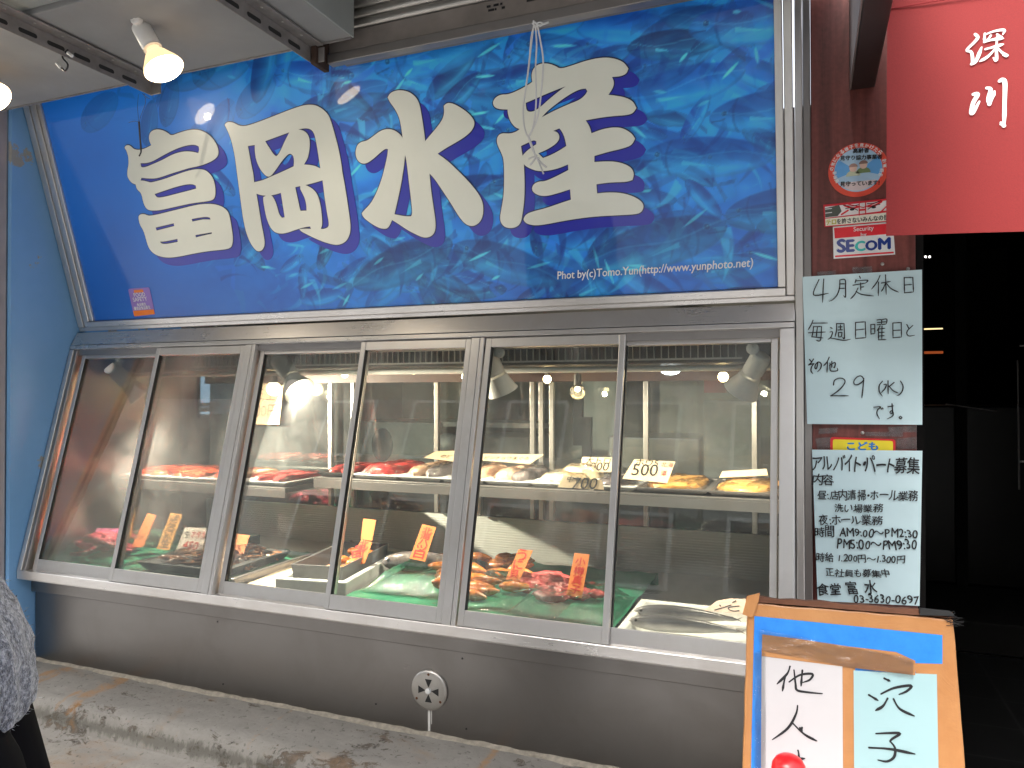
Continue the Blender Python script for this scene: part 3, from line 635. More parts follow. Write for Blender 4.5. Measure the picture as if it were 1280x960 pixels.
OKA = [[off([(55,370),(65,350),(100,338),(150,350),(190,375),(240,383),(300,372),(420,330),(560,275),(700,220),(800,185),(870,168),(950,168),(1020,200),(1085,260),(1115,330),(1150,450),(1190,600),(1220,760)], A2, 8)+off([(1110,130),(1135,260),(1160,420),(1180,560),(1192,660),(1185,740),(1150,810),(1090,845),(1030,848),(940,825),(840,785),(760,745),(700,715),(680,692),(720,686),(797,687),(787,664),(740,669),(676,687),(620,705),(560,727),(500,737),(440,725),(400,690),(365,620),(345,550),(330,470),(318,400),(320,370),(345,357),(290,350),(250,335),(270,450),(300,640),(325,760),(335,850),(310,900),(275,915),(240,900),(190,830),(150,730),(120,600),(100,450),(80,300),(60,150),(45,30)], B2, 8)+off([(150,650),(125,540),(95,450)], A2, 8),
  off([(398,353),(450,343),(495,328),(515,450),(533,572),(505,577),(478,545),(460,480),(440,415),(415,370)], B2, 8),
  off([(638,272),(690,260),(688,290),(710,330),(738,390),(750,450),(752,505),(690,508),(670,420)], B2, 8),
  off([(740,250),(830,228),(912,203),(930,350),(955,520),(978,640),(965,675),(920,690),(892,688),(908,650),(905,560),(890,440),(860,340),(810,285),(760,258)], B2, 8),
  off([(285,580),(355,570),(355,640),(370,730),(410,815),(450,865),(485,889),(515,880),(560,825),(620,735),(680,665),(715,655),(740,680),(748,725),(743,783),(640,832),(540,875),(440,920),(400,930),(348,942),(340,860),(315,740)], A2, 8),
  off([(458,532),(700,443),(660,520),(620,610),(590,665),(570,682),(545,668),(500,600)], A2, 8),
  off([(790,413),(860,402),(910,410),(945,445),(965,520),(985,640),(1010,805),(960,780),(900,768),(845,765),(885,700),(900,620),(905,540),(890,470),(850,430),(810,418)], A2, 8)]]
A3, B3 = (440, 100), (440, 190); s3 = 1280/180
MIZU = [[off([(322,155),(345,115),(400,92),(460,92),(520,110),(575,155),(605,215),(620,300),(640,420),(655,545),(700,490),(760,420),(810,350),(825,290),(820,230),(850,203),(900,208),(970,245),(1040,295),(1085,350),(1095,395),(1070,450),(1010,505),(920,560),(840,605),(765,655),(850,715),(940,800),(1030,890)], A3, s3)+off([(1090,320),(1140,390),(1170,460),(1170,560),(1140,625),(1090,658),(1040,655),(990,620),(940,550),(880,450),(800,330),(740,240),(693,190),(705,330),(725,470),(745,600),(748,680),(730,730),(690,758),(640,760),(590,740),(500,695),(420,640),(360,603),(345,640),(320,680),(280,683),(230,668),(160,625),(105,580),(92,545),(110,520),(170,460),(220,370),(270,240),(300,120)], B3, s3)+off([(320,670),(325,615),(300,610),(250,650),(190,705),(130,745),(80,740),(45,700),(35,640),(50,580),(85,550),(140,540),(200,495),(260,450),(320,433),(380,445),(430,480),(455,515),(440,400),(420,320),(385,255),(340,195)], A3, s3),
  off([(477,25),(490,80),(510,260),(530,420),(542,545),(530,570),(480,572),(382,553),(410,430),(440,290),(462,150)], B3, s3)]]
A4, B4 = (610, 60), (610, 150)
SAN = [[off([(38,410),(55,375),(95,350),(160,348),(230,318),(300,280),(335,255),(328,200),(345,150),(390,118),(450,115),(510,135),(545,158),(640,130),(740,95),(850,72),(940,75),(1020,105),(1055,155),(1040,195),(990,215),(932,218),(948,255),(940,300),(905,352),(960,358),(1030,370),(1090,400),(1115,450),(1090,490),(1040,505),(950,510),(850,522),(735,543),(765,590),(778,640),(850,612),(930,595),(1010,598),(1080,640),(1105,680),(1080,730),(1010,755),(900,780),(800,810),(800,855)], A4, 6)+off([(880,310),(960,312),(1030,330),(1080,360),(1098,405),(1085,450),(1040,465),(920,467),(815,482),(820,550),(900,542),(1000,545),(1090,570),(1155,610),(1172,650),(1150,695),(1100,708),(950,715),(780,725),(600,750),(450,780),(360,792),(300,780),(275,760),(268,740),(290,705),(340,685),(440,660),(540,625),(625,597),(618,520),(540,545),(450,570),(390,568),(345,545),(330,515),(345,480),(385,460),(430,460),(510,425),(605,375),(603,333),(540,360),(460,380),(380,385),(320,365),(285,345),(272,330),(278,480),(275,600),(262,700),(250,770),(215,805),(160,812),(115,795),(90,745),(105,660),(122,560),(125,420),(122,300),(105,250),(75,190),(68,150)], B4, 6)+off([(80,655),(110,638),(170,643),(220,625),(240,608),(205,595),(170,550),(152,495),(150,462),(90,460),(50,445)], A4, 6),
  off([(250,735),(300,712),(345,690),(365,700),(365,722),(330,745),(290,775),(262,808),(255,770)], A4, 6),
  off([(492,622),(538,603),(560,630),(580,680),(590,735),(540,768),(470,805),(415,825),(380,790),(440,765),(505,725),(535,690),(538,655),(520,630)], A4, 6),
  off([(285,412),(340,390),(450,340),(585,288),(540,320),(460,385),(400,440),(350,475),(310,480),(290,465)], A4, 6),
  off([(405,520),(450,470),(540,400),(620,345),(690,310),(735,305),(748,325),(730,355),(690,390),(600,425),(500,470)], A4, 6)]]
to_s = lambda d: (lambda x, y: SP.ab(x, y, d))
for kanji in (TOMI, OKA, MIZU, SAN):
    body = None
    for blob in kanji:
        loops = []
        for lp in blob:
            q = [SP.coords(SP.at(*p)) for p in lp]; loops.append(chaikin(chaikin(q)))
        o = fill(loops, to_s(.0022), SN, .0012, 'sign_letter', MT['cream'], sign)
        fill([[(x+.026, y-.030) for x, y in lp] for lp in loops], to_s(.0006), SN, .0008, 'letter_edge', MT['letter_shadow'], o)
        # thin dark contour line round the letter
        m = MB()
        for lp in loops:
            n = len(lp); ar = sum(lp[i-1][0]*lp[i][1]-lp[i][0]*lp[i-1][1] for i in range(n)); sg = 1 if ar > 0 else -1
            if lp is not loops[0]: sg = -sg
            outp = []
            for i in range(n):
                d = Vector(lp[(i+1) % n])-Vector(lp[i-1]); d = d.normalized() if d.length > 1e-9 else Vector((1, 0)); outp.append((lp[i][0]+d.y*sg*.0028, lp[i][1]-d.x*sg*.0028))
            m.add([SP.ab(*p, .0019) for p in lp]+[SP.ab(*p, .0019) for p in outp], [(i, (i+1) % n, n+(i+1) % n, n+i) for i in range(n)])
        m.build('outline', MT['letter_line'], o)
m = MB(); text_on(m, SP, 'Phot by(c)Tomo.Yun(http://www.yunphoto.net)', SP.at(697, 349), SP.at(941, 333), 1.15, .12, .001, .012); m.build('credit_line', MT['white_ink'], sign)
# frame of the sign
def frame_bar(a0, b0, a1, b1, h, name='frame_bar', mat='steel', d0=-.03):
    m = MB(); m.loft([[SP.ab(a, b, d) for a, b in ((a0, b0), (a1, b0), (a1, b1), (a0, b1))] for d in (d0, h)]); return m.build(name, MT[mat], sign, .002)
jz = SP.coords((0, 0, 1.55))[1]
frame_bar(0, jz+.001, W, -.0225, .004); frame_bar(.052, -.0215, 2.4785, -.001, .012)
frame_bar(0, -.0215, .028, SH, .006, mat='steel_v'); frame_bar(.030, -.0215, .050, SH, .003, mat='steel_v'); frame_bar(.0525, .0003, .068, SH, .012, mat='steel_v'); frame_bar(.070, .0003, SX0-.0005, SH, .008, mat='steel_v')
frame_bar(2.4805, -.0215, W, SH, .006, mat='steel_v'); frame_bar(SX1+.0005, .0003, 2.4785, SH, .012, mat='steel_v')
# round-cornered sticker on the sign
stk = thing('hygiene_sticker', 'small lilac and orange FOOD SAFETY sticker at the lower left of the blue sign', 'sticker', tuple(SP.at(178, 378)))
def rounded(pl, c, off_, r=.16, k=5):
    pts = []
    P = [np.array(pl.coords(pl.at(*q))) for q in c]
    for i in range(4):
        a, b, d = P[i-1], P[i], P[(i+1) % 4]
        for j in range(k+1):
            t = j/k; p1 = b+(a-b)*r*.5; p2 = b+(d-b)*r*.5; pts.append(tuple((1-t)**2*p1+2*t*(1-t)*b+t*t*p2))
    return [pl.ab(*p, off_) for p in pts]
MB().prism(rounded(SP, ((160.5, 361), (187, 359), (194.5, 393), (168, 396)), .0016), SN, .0006).build('base', plain('lilac_sticker', lin((150, 122, 200)), .4), stk)
MB().prism(rounded(SP, ((166.8, 388.5), (192.5, 386.5), (194.2, 392.5), (168.3, 395.3)), .0019), SN, .0002).build('band', plain('orange_sticker', lin((250, 130, 30)), .4), stk)
MB().prism(rounded(SP, ((167.5, 362.5), (179, 361.5), (180, 365), (168.3, 366)), .0019), SN, .0002).build('badge', MT['orange'], stk)
m = MB()
for tx, a, b, h in (('FOOD', (168.5, 371), (182.5, 370), 1), ('SAFETY', (167.5, 377), (185, 375.5), 1)): text_on(m, SP, tx, SP.at(*a), SP.at(*b), h, -.05, .0022, .01)
text_on(m, SP, '食品衛生', SP.at(172, 382.3), SP.at(183.5, 381.3), 1, 0, .0022, .02); text_on(m, SP, '優良店食品衛生', SP.at(168.5, 387.3), SP.at(189, 385.6), 1.2, 0, .0022, .02); m.build('lettering', MT['white_ink'], stk)

# ================================================================== FISH CASE
case = thing('fish_case', 'long stainless steel fish display case with six slanted sliding glass panes', 'display case', (W/2, .2, .39))
GT = np.array([0, -.03, 1.483]); GB = np.array([0, -.222, .717]); GL = np.linalg.norm(GB-GT); GD = (GB-GT)/GL
GN = np.array([0, GD[2], -GD[1]]); GN = GN if GN[1] < 0 else -GN            # towards the street
def gp(x, s, d=0): q = GT+GD*s+GN*d; return Vector((x, q[1], q[2]))
def gbar(m, x0, x1, s0, s1, d0, d1): m.loft([[gp(a, b, d) for a, b in ((x0, s0), (x1, s0), (x1, s1), (x0, s1))] for d in (d0, d1)]); return m
gbar(MB(), -.001, W, -.0165, -.002, -.04, .001).build('top_rail', MT['steel'], case, .002)
MB().loft([[Vector((x, y, z)) for y, z in ((.0, 1.5475), (-.0262, 1.5005), (.06, 1.5005), (.06, 1.5475))] for x in (0, W)]).build('top_band', MT['steel'], case, .0015)
gbar(MB(), 0, .020, 0, GL, -.06, .001).build('end_post', MT['steel_v'], case, .002)
gbar(MB(), .0215, .034, 0, GL, -.06, -.004).build('end_post', MT['steel_dark'], case, .002)
gbar(MB(), 2.4655, W, 0, GL, -.06, .001).build('end_post', MT['steel_v'], case, .002)
for a, b in ((.815, .842), (.8435, .856)): gbar(MB(), a, b, 0, GL, -.05, .001).build('mullion', MT['steel_v'], case, .0015)
for a, b in ((1.632, 1.658), (1.6595, 1.672)): gbar(MB(), a, b, 0, GL, -.05, .001).build('mullion', MT['steel_v'], case, .0015)
def sash(x0, x1, d, lab):
    m = MB(); sw = .017; top = .026; bot = .04
    s0, s1 = .002, GL-.002
    gbar(m, x0, x0+sw, s0, s1, d-.014, d); gbar(m, x1-sw, x1, s0, s1, d-.014, d); gbar(m, x0+sw+.0003, x1-sw-.0003, s0, s0+top, d-.014, d-.0006); gbar(m, x0+sw+.0003, x1-sw-.0003, s1-bot, s1, d-.014, d-.0006)
    o = m.build('sliding_door', MT['steel_v'], case, .0015); o['label'] = lab
    g = MB(); gbar(g, x0+sw-.004, x1-sw+.004, s0+top-.004, s1-bot+.004, d-.0085, d-.0065)
    # single sheet: keep the street-side face of the pane and its back
    g.build('glass_pane', MT['glass'], o)
    k = MB(); gbar(k, x0+sw, x0+sw+.003, s0+top, s1-bot, d-.0138, d-.0012); k.build('gasket', MT['black_rubber'], o)
sash(.046, .442, -.020, 'leftmost sliding pane'); sash(.424, .812, -.003, 'second pane from the left')
sash(.862, 1.276, -.020, 'third pane from the left'); sash(1.258, 1.630, -.003, 'fourth pane from the left')
sash(1.676, 2.080, -.003, 'fifth pane from the left'); sash(2.062, 2.462, -.020, 'rightmost sliding pane')
# sill with rolled nosing, front panel
sill = [(-.10, .7165), (-.2218, .7165), (-.2226, .7152), (-.2222, .690), (-.2212, .6862), (-.218, .6845), (-.205, .6835), (-.10, .6835)]
MB().loft([[Vector((x, y, z)) for y, z in sill] for x in (0, W)]).build('sill', MT['steel'], case)
box((.003, -.174, .632), (W, -.1585, .6832), 'under_sill_strip', MT['steel_panel'], case, .002)  # strip of panel steel forming the dark band under the sill
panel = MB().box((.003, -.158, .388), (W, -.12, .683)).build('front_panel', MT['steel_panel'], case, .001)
m = MB()
for px, py in ((272, 777), (279, 855), (578, 823), (583, 911), (470, 880)): m.axial(vy(px, py, -.158), (0, -1, 0), [(0, .003), (.0015, .0025), (.002, .0005)], 8)
m.build('screw', MT['black_metal'], panel)
m = MB(); from mathutils import noise as NZ
m.loft([[Vector((x, -.1585-.012*k-.006*NZ.noise(Vector((x*14, k, 3)))*k, .391+h+.004*NZ.noise(Vector((x*20, k*3, 0))))) for k, h in ((0, .007), (.5, .005), (1, .001), (1.2, -.004))] for x in np.arange(.0, 2.46, .012)], False, closed=False)
m.build('sealant', plain('old_sealant', (.23, .205, .165), .8, 0, .35, 60, .4), panel, smooth=True)
# drain cover: round plate with four bow-tie slots, knob and three screws
C = vy(537.5, 862, -.158); rr = .054
m = MB(); m.axial(C, (0, -1, 0), [(0, rr), (.006, rr), (.0085, rr*.95), (.0095, rr*.88), (.009, .012), (.009, .0)], 40)
dr = m.build('drain_cover', MT['alu'], panel, smooth=True)
m = MB()
for q in range(4):
    a = math.pi/2+q*math.pi/2; d = Vector((math.cos(a), 0, math.sin(a))); e = Vector((-math.sin(a), 0, math.cos(a)))
    m.prism([C+d*.009+Vector((0, -.0098, 0)), C+d*.031+e*.0105+Vector((0, -.0098, 0)), C+d*.031-e*.0105+Vector((0, -.0098, 0))], (0, -1, 0), .0007)
m.build('slot', MT['black_rubber'], dr)
m = MB(); m.axial(C+Vector((0, -.009, 0)), (0, -1, 0), [(0, .008), (.006, .0075), (.008, .003)], 16); m.build('knob', MT['white_plastic'], dr)
m = MB()
for a in (90, 215, 325): m.axial(C+Vector((.044*math.cos(R(a)), -.0095, .044*math.sin(R(a)))), (0, -1, 0), [(0, .0038), (.001, .003)], 10)
m.build('screw', plain('rusty_screw', lin((96, 58, 30)), .7), dr)
m = MB().box((C.x-.006, -.1588, .40), (C.x+.001, -.1582, C.z-.056)).box((C.x+.004, -.1588, .42), (C.x+.006, -.1582, C.z-.056)); m.build('drip_stain', plain('lime_drip', (.55, .53, .5), .5), panel)
# inside: floor, walls, back, roof, shelf, cooler
box((.012, -.16, .655), (W-.012, .66, .70), 'floor', MT['steel'], case)
sidep = lambda x0, x1, ye=.66: MB().loft([[Vector((x, y, z)) for y, z in ((-.20, .718), (-.010, 1.46), (ye, 1.46), (ye, .70), (-.20, .70))] for x in (x0, x1)])
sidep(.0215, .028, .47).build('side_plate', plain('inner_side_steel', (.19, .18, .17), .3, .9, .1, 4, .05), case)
sidep(W-.011, W-.001).build('side_plate', MT['steel'], case)
box((.012, .63, .7005), (W-.012, .65, .85), 'back_panel', MT['ribbed'], case)
box((0, -.02, 1.462), (W, .66, 1.499), 'roof', MT['steel_dark'], case)
fin = MB(); fin.box((.05, .06, 1.405), (2.44, .30, 1.458)); fin.build('cooler', MT['black_metal'], case, .003)
m = MB(); x = .52
while x < 2.36: m.box((x, .052, 1.418), (x+.0022, .0595, 1.452)); x += .0195
m.box((.5, .050, 1.452), (2.37, .0515, 1.456)).box((.5, .050, 1.413), (2.37, .0515, 1.418)); m.build('grille', MT['alu'], case)
m = MB().tube([(.06, .10, 1.392), (2.44, .10, 1.392)], .009, 10); m.build('tube_rail', plain('white_enamel_tube', (.75, .74, .7), .3), case, smooth=True)
m = MB().box((.0285, .60, 1.365), (W-.012, .63, 1.40)); m.build('rear_beam', plain('red_brown_beam', (.06, .03, .025), .5), case)
m = MB()
for px in (412, 440, 545, 598, 665, 676, 689, 807, 943):
    q = vy(px, 560, .60); m.box((q.x-.008, .600, .86), (q.x+.008, .622, 1.364))
m.build('rear_door_frame', MT['alu'], case, .001)
box((.02, .64, .852), (W-.02, .643, 1.40), 'rear_glass', MT['glass'], case)
# shelves
def shelf(x0, x1, z, y0, y1, lab):
    m = MB().box((x0, y0, z-.006), (x1, y1, z)).box((x0, y0, z-.035), (x1, y0+.004, z-.0065)); o = m.build('shelf', MT['steel_dark'], case, .001); o['label'] = lab
    b = MB()
    for x in np.linspace(x0+.1, x1-.06, 3): b.box((x, y0+.02, z-.03), (x+.006, y1-.01, z-.0065))
    b.build('bracket', MT['steel_dark'], o)
shelf(.032, .83, .992, .15, .55, 'lower left shelf'); shelf(.95, 2.485, 1.035, .15, .55, 'long right shelf')

# ================================================================== LAMPS
BULB = emit('warm_bulb', (1, .82, .55), 3.2)
REFL = plain('lamp_reflector', (.8, .78, .72), .2, .8, .02, 30, 0)
GLOW = emit('warm_glow', (1, .66, .34), .34)
def spotlight(lab, pivot, a, b, rb, rm, stem=None, power=3, body='lamp_grey', group='spotlights in the fish case', knob_dir=(0, -1, 0), glow=False, cone=.40):
    """pivot knob, cylindrical body from a, flared shade whose open mouth is at b"""
    t = thing('spotlight', lab, 'spotlight', tuple(a), group)
    a, b = Vector(a), Vector(b); d = (b-a).normalized(); L = (b-a).length; c = L*(1-cone)
    MB().axial(a, d, [(0, rb*.82), (.004, rb*.97), (.008, rb), (c-.012, rb), (c-.010, rb*.93), (c-.004, rb*.93), (c-.002, rb)], 28).build('body', MT[body], t, smooth=True)
    if glow:
        MB().axial(a, d, [(c, rb*.72), (c+.008, rb*.74), (c+(L-c)*.3, rm*.55), (c+(L-c)*.6, rm*.76), (c+(L-c)*.85, rm*.94), (L, rm)], 28).build('reflector_bulb', GLOW, t, smooth=True)
        MB().axial(a, d, [(L-.001, rm*.985), (L+.004, rm*.9), (L+.006, rm*.5), (L+.0065, .001)], 28).build('bulb_face', BULB, t, smooth=True)
    else:
        sh = MB().axial(a, d, [(c, rb*.85), (c+.004, rb*1.05), (c+(L-c)*.3, rb*1.15), (c+(L-c)*.75, rm*.88), (L, rm), (L-.001, rm*.965), (c+(L-c)*.72, rm*.82), (c+(L-c)*.3, rb*1.0), (c+.012, rb*.4)], 32, caps=False).build('lamp_shade', MT[body], t, smooth=True)
        MB().axial(a, d, [(c+.010, rb*.4), (c+(L-c)*.3, rb*.55), (c+(L-c)*.5, rm*.50), (c+(L-c)*.62, rm*.50), (c+(L-c)*.70, rm*.3), (c+(L-c)*.73, .001)], 24).build('bulb', BULB, t, smooth=True)
    MB().axial(pivot, knob_dir, [(-.006, .012), (0, .0155), (.008, .0155), (.010, .013), (.0102, .005), (.012, .003)], 24).build('knob', MT['lamp_grey'], t, smooth=True)
    if stem: MB().tube([stem, pivot], .006, 10).build('stem', MT['lamp_grey'], t, smooth=True)
    l = bpy.data.lights.new('spot_beam', 'SPOT'); lo = bpy.data.objects.new('spot_beam', l); COL.objects.link(lo)
    lo.location = b+d*.012; lo.rotation_euler = (-d).to_track_quat('Z', 'Y').to_euler(); l.energy = power; l.color = (1, .87, .68); l.spot_size = R(150); l.spot_blend = .6; l.shadow_soft_size = .012
    return t
Y0 = .012
spotlight('lit grey spotlight at the left end of the fish case, aimed right', vy(150, 451, Y0-.012), vy(137, 457, Y0-.02), vy(176, 496, Y0+.05), .028, .045, vy(150, 440, Y0+.03), 42)
spotlight('glaring grey spotlight second from the left, its bright mouth facing out', vy(356, 452, Y0-.012), vy(348, 449, Y0+.02), vy(375, 489, Y0-.012), .030, .052, vy(356, 440, Y0+.03), 9)
spotlight('grey spotlight in the middle of the fish case, tipped down towards the back', vy(625, 441, Y0-.006), vy(606, 437, Y0), vy(629, 490, Y0+.05), .030, .047, vy(625, 436, Y0+.04), 5)
spotlight('grey spotlight at the right end of the fish case, aimed left and down', vy(941, 436, Y0-.006), vy(953, 444, Y0), vy(926, 489, Y0+.045), .027, .047, vy(941, 434, Y0+.04), 3.2, cone=.46)
spotlight('lit white spotlight hanging under the canopy in front of the sign', vy(172, 24, -.62), vy(175, 32, -.60), vy(205, 86, -.585), .023, .050, vy(168, -8, -.63), 1.2, 'white_plastic', 'spotlights under the canopy', glow=True, cone=.45)
spotlight('lit spotlight under the canopy, cut off by the left edge of the photo', vy(-50, 69, -.62), vy(-47, 77, -.60), vy(-9, 122, -.585), .023, .050, vy(-54, 30, -.63), 1.2, 'white_plastic', 'spotlights under the canopy', glow=True, cone=.45)

# ================================================================== KITCHEN behind the case
t = thing('kitchen', 'dim kitchen behind the fish case with counters and cupboards', 'room', (1.2, 2, 0))
box((-.6, 2.9, 0), (2.76, 2.95, 2.6), 'wall', MT['kitchen_wall'], t); box((-.35, .55, 0), (-.3, 2.9, 2.6), 'wall', MT['kitchen_wall'], t)
box((2.70, .7, 0), (2.76, 2.9, 2.6), 'wall', plain('kitchen_side_wall', (.26, .25, .24), .6), t)
box((-.6, .6, 2.2), (2.76, 2.95, 2.25), 'ceiling', MT['kitchen_dark'], t); box((-.6, .55, -.03), (2.76, 2.95, 0), 'floor', MT['tile'], t)
box((-.29, .72, .01), (2.68, 1.15, .98), 'rear_counter', plain('dark_counter', (.035, .035, .036), .6), t, .01)
box((-.29, 1.7, 0), (1.6, 2.4, .92), 'counter', MT['steel'], t, .01)
box((-.29, 2.4, 1.10), (1.0, 2.88, 1.13), 'wall_shelf', MT['steel'], t)
a = vy(586, 545, 2.2); b = vy(662, 660, 2.2); box((a.x, 2.2, 0), (b.x, 2.7, a.z), 'cupboard', plain('pale_cupboard', (.36, .37, .33), .4), t, .01)
a = vy(879, 500, 1.6); b = vy(944, 600, 1.6); box((a.x, 1.6, b.z-.4), (b.x, 2.0, a.z), 'cupboard', plain('white_cupboard', (.34, .34, .32), .4), t, .01)
a = vy(760, 520, 2.0); b = vy(875, 560, 2.0); box((a.x, 2.0, .3), (b.x, 2.5, b.z+.05), 'work_table', MT['steel_dark'], t, .01)
a = vy(690, 470, 2.5); b = vy(770, 560, 2.5); box((a.x, 2.5, .9), (b.x, 2.55, a.z), 'blind', plain('grey_blind', (.40, .42, .42), .6), t)
a = vy(430, 530, 2.3); b = vy(545, 560, 2.3); box((a.x, 2.28, .6), (b.x, 2.39, a.z+.02), 'work_table', plain('grey_counter_front', (.36, .37, .37), .4), t, .01)
a = vy(470, 545, 1.5); m = MB(); m.sphere(vy(478, 556, 1.5), .07, 12, 8, (.9, .6, 1.3)).sphere(vy(560, 556, 1.4), .06, 12, 8, (1.4, .7, 1)); m.build('pots', MT['kitchen_dark'], t, smooth=True)
m = MB()
for px, h in ((722, 520), (733, 545)): q = vy(px, h, 1.45); m.box((q.x-.02, 1.44, q.z-.14), (q.x+.025, 1.47, q.z+.09))
m.build('dark_pillar', MT['kitchen_dark'], t)
def xw(u, v, x=-.299): d = ray(u, v); return Vector(CAM+d*(x-CAM[0])/d[0])
a = xw(248, 470); b = xw(292, 516); o = box((-.299, a.y, b.z), (-.292, b.y, a.z), 'window', emit('mirrored_blue_patch', (.50, .74, 1.), .5), t)  # glowing panel built in for a blue-white reflection
m = MB(); h_ = b.y-a.y; m.box((-.2915, a.y, b.z+.012), (-.286, a.y+h_*.4, b.z+.035)).box((-.2915, a.y, b.z+.038), (-.286, a.y+h_*.55, b.z+.056)).box((-.2915, a.y-.02, b.z-.02), (-.286, a.y-.001, a.z+.03)); m.build('reflection_bars', MT['kitchen_dark'], o)  # dark shapes inside that reflection
m = MB(); a = vy(880, 480, 2.4); m.box((a.x, 2.4, a.z-.05), (a.x+.12, 2.45, a.z+.04)); m.build('red_cloth', plain('red_rag', (.5, .12, .12), .8), t)
pn = thing('wall_notice', 'beige handwritten price notice behind the left end of the case', 'notice', tuple(vy(335, 510, .59)))
PL = yplane(.59); MB().prism([PL.at(*q) for q in ((313, 478), (354, 481), (349, 531), (309, 530))], PL.n, .001).build('sheet', MT['cream_card'], pn)
m = MB(); text_on(m, PL, '三上', PL.at(318, 499), PL.at(345, 500), 1, 0, .0008); text_on(m, PL, '300円', PL.at(312, 520), PL.at(346, 521), 1.1, .1, .0008); m.build('lettering', MT['ink_brown'], pn)
def lamp(px, py, y, r, lab, watts, col=(1, .72, .34), shape='ball', st=9):  # bulbs and stems built in place of lamp reflections in the rear glass
    p = vy(px, py, y); t = thing('mirrored_lamp', lab, 'lamp', tuple(p), 'small mirrored lamps along the rear top of the case')
    e = emit('kitchen_bulb', col, st)
    if shape == 'dome': MB().sphere(p, r, 20, 10, (1, .8, .45)).build('diffuser', e, t, smooth=True)
    elif shape == 'globe':
        MB().sphere(p, r, 20, 12).build('globe', MT['film'], t, smooth=True); MB().sphere(p+Vector((0, 0, r*.35)), r*.35, 12, 8).build('bulb', e, t, smooth=True)
    else: MB().sphere(p, r, 16, 10).build('bulb', e, t, smooth=True)
    MB().tube([p+Vector((0, 0, r*.6)), Vector((p.x, p.y, 1.4615))], .005, 6).axial(p+Vector((0, 0, r*.7)), (0, 0, 1), [(0, r*.5), (.04, r*.45)], 12).build('stem', MT['black_metal'], t)
lamp(342, 486, .50, .03, 'mirrored bulb lowest at the left, beside the glaring spotlight', 1.05)
lamp(431, 468, .45, .013, 'mirrored small warm bulb high behind the third pane of the case', 0.70)
lamp(517, 465, .45, .020, 'mirrored oval warm lamp behind the fourth pane of the case', 0.70, shape='dome')
lamp(582, 471, .50, .015, 'mirrored small warm bulb just left of the second mullion', 0.70)
lamp(684, 474, .45, .014, 'mirrored small warm bulb behind the fifth pane, left of the clear globe', 0.70)
lamp(722, 490, .45, .027, 'mirrored clear glass globe lamp behind the fifth pane', 0.70, shape='globe')
lamp(838, 463, .40, .031, 'mirrored white dome lamp behind the rightmost pane', 0.88, (.9, .96, 1), 'dome', 6)
lamp(904, 471, .45, .016, 'mirrored small warm bulb beside the rightmost spotlight', 0.70)

# ================================================================== GOODS IN THE CASE
ZF = .7005
def mat_pad(x0, x1, y0, y1, lab):
    t = thing('green_mat', lab, 'mat', ((x0+x1)/2, (y0+y1)/2, ZF), 'green mats on the case floor')
    n = 24; rows = []
    for j in range(13):
        y = y0+(y1-y0)*j/12
        rows.append([(x0+(x1-x0)*i/n, y+.004*math.sin(i*1.3), ZF+.037+.0025*math.sin(i*.9+j)+.002*math.sin(i*2.3+j*1.7)) for i in range(n+1)])
    m = MB(); m.loft([[(p[0], p[1], ZF) for p in rows[0]], [(p[0], p[1]-.003, p[2]-.008) for p in rows[0]]]+rows+[[(p[0], p[1], ZF) for p in rows[-1]]], False, closed=False)
    m.build('pad', MT['green'], t, smooth=True)
mat_pad(.03, .425, -.165, .50, 'green rubber mat under the pink octopus at the left end of the case')
mat_pad(.45, .845, -.175, .30, 'green rubber mat under the heap of small squid')
mat_pad(1.285, 2.075, -.165, .45, 'long green rubber mat under the clams and the red roe')
ZM = ZF+.041
def blob(c, r, sc=(1, 1, 1), seed=0, amp=.18, fr=2.2, n=20, m_=12):
    from mathutils import noise as NZ
    b = MB(); c = Vector(c); rings = []
    for i in range(m_+1):
        th = math.pi*i/m_; ring = []
        for k in range(n):
            d = Vector((math.sin(th)*math.cos(2*math.pi*k/n), math.sin(th)*math.sin(2*math.pi*k/n), math.cos(th)))
            q = r*(1+amp*NZ.noise(d*fr+Vector((seed*7.1, seed*3.3, 0)))+amp*.4*NZ.noise(d*fr*3+Vector((seed, 0, 0)))); ring.append(c+Vector((d.x*sc[0], d.y*sc[1], d.z*sc[2]))*q)
        rings.append(ring)
    return b.loft(rings)
def film(name, x0, x1, y0, y1, z, h, parent, seed=0):
    """crumpled clear film draped over food: a faceted sheet with ridges and folds"""
    from mathutils import noise as NZ
    n, k = 44, 28; rows = []; rg = random.Random(seed)
    for j in range(k+1):
        row = []
        for i in range(n+1):
            u, v = i/n, j/k; e = min(u, 1-u, v, 1-v); f = min(1, e/.22); f = f*f*(3-2*f)
            q = Vector((u*9+seed*5, v*7, seed)); r = 1-abs(NZ.noise(q*1.3)); r2 = 1-abs(NZ.noise(q*3.1)); row.append((x0+(x1-x0)*(u+rg.uniform(-.006, .006)), y0+(y1-y0)*(v+rg.uniform(-.01, .01)), z+h*f*(.80+.2*NZ.noise(q*.4))+(.2+.8*f)*(.010*(r-.8)+.006*(r2-.7)+rg.uniform(-.0014, .0014))))
        rows.append(row)
    return MB().loft(rows, False, closed=False).build(name, MT['film'], parent, smooth=False)
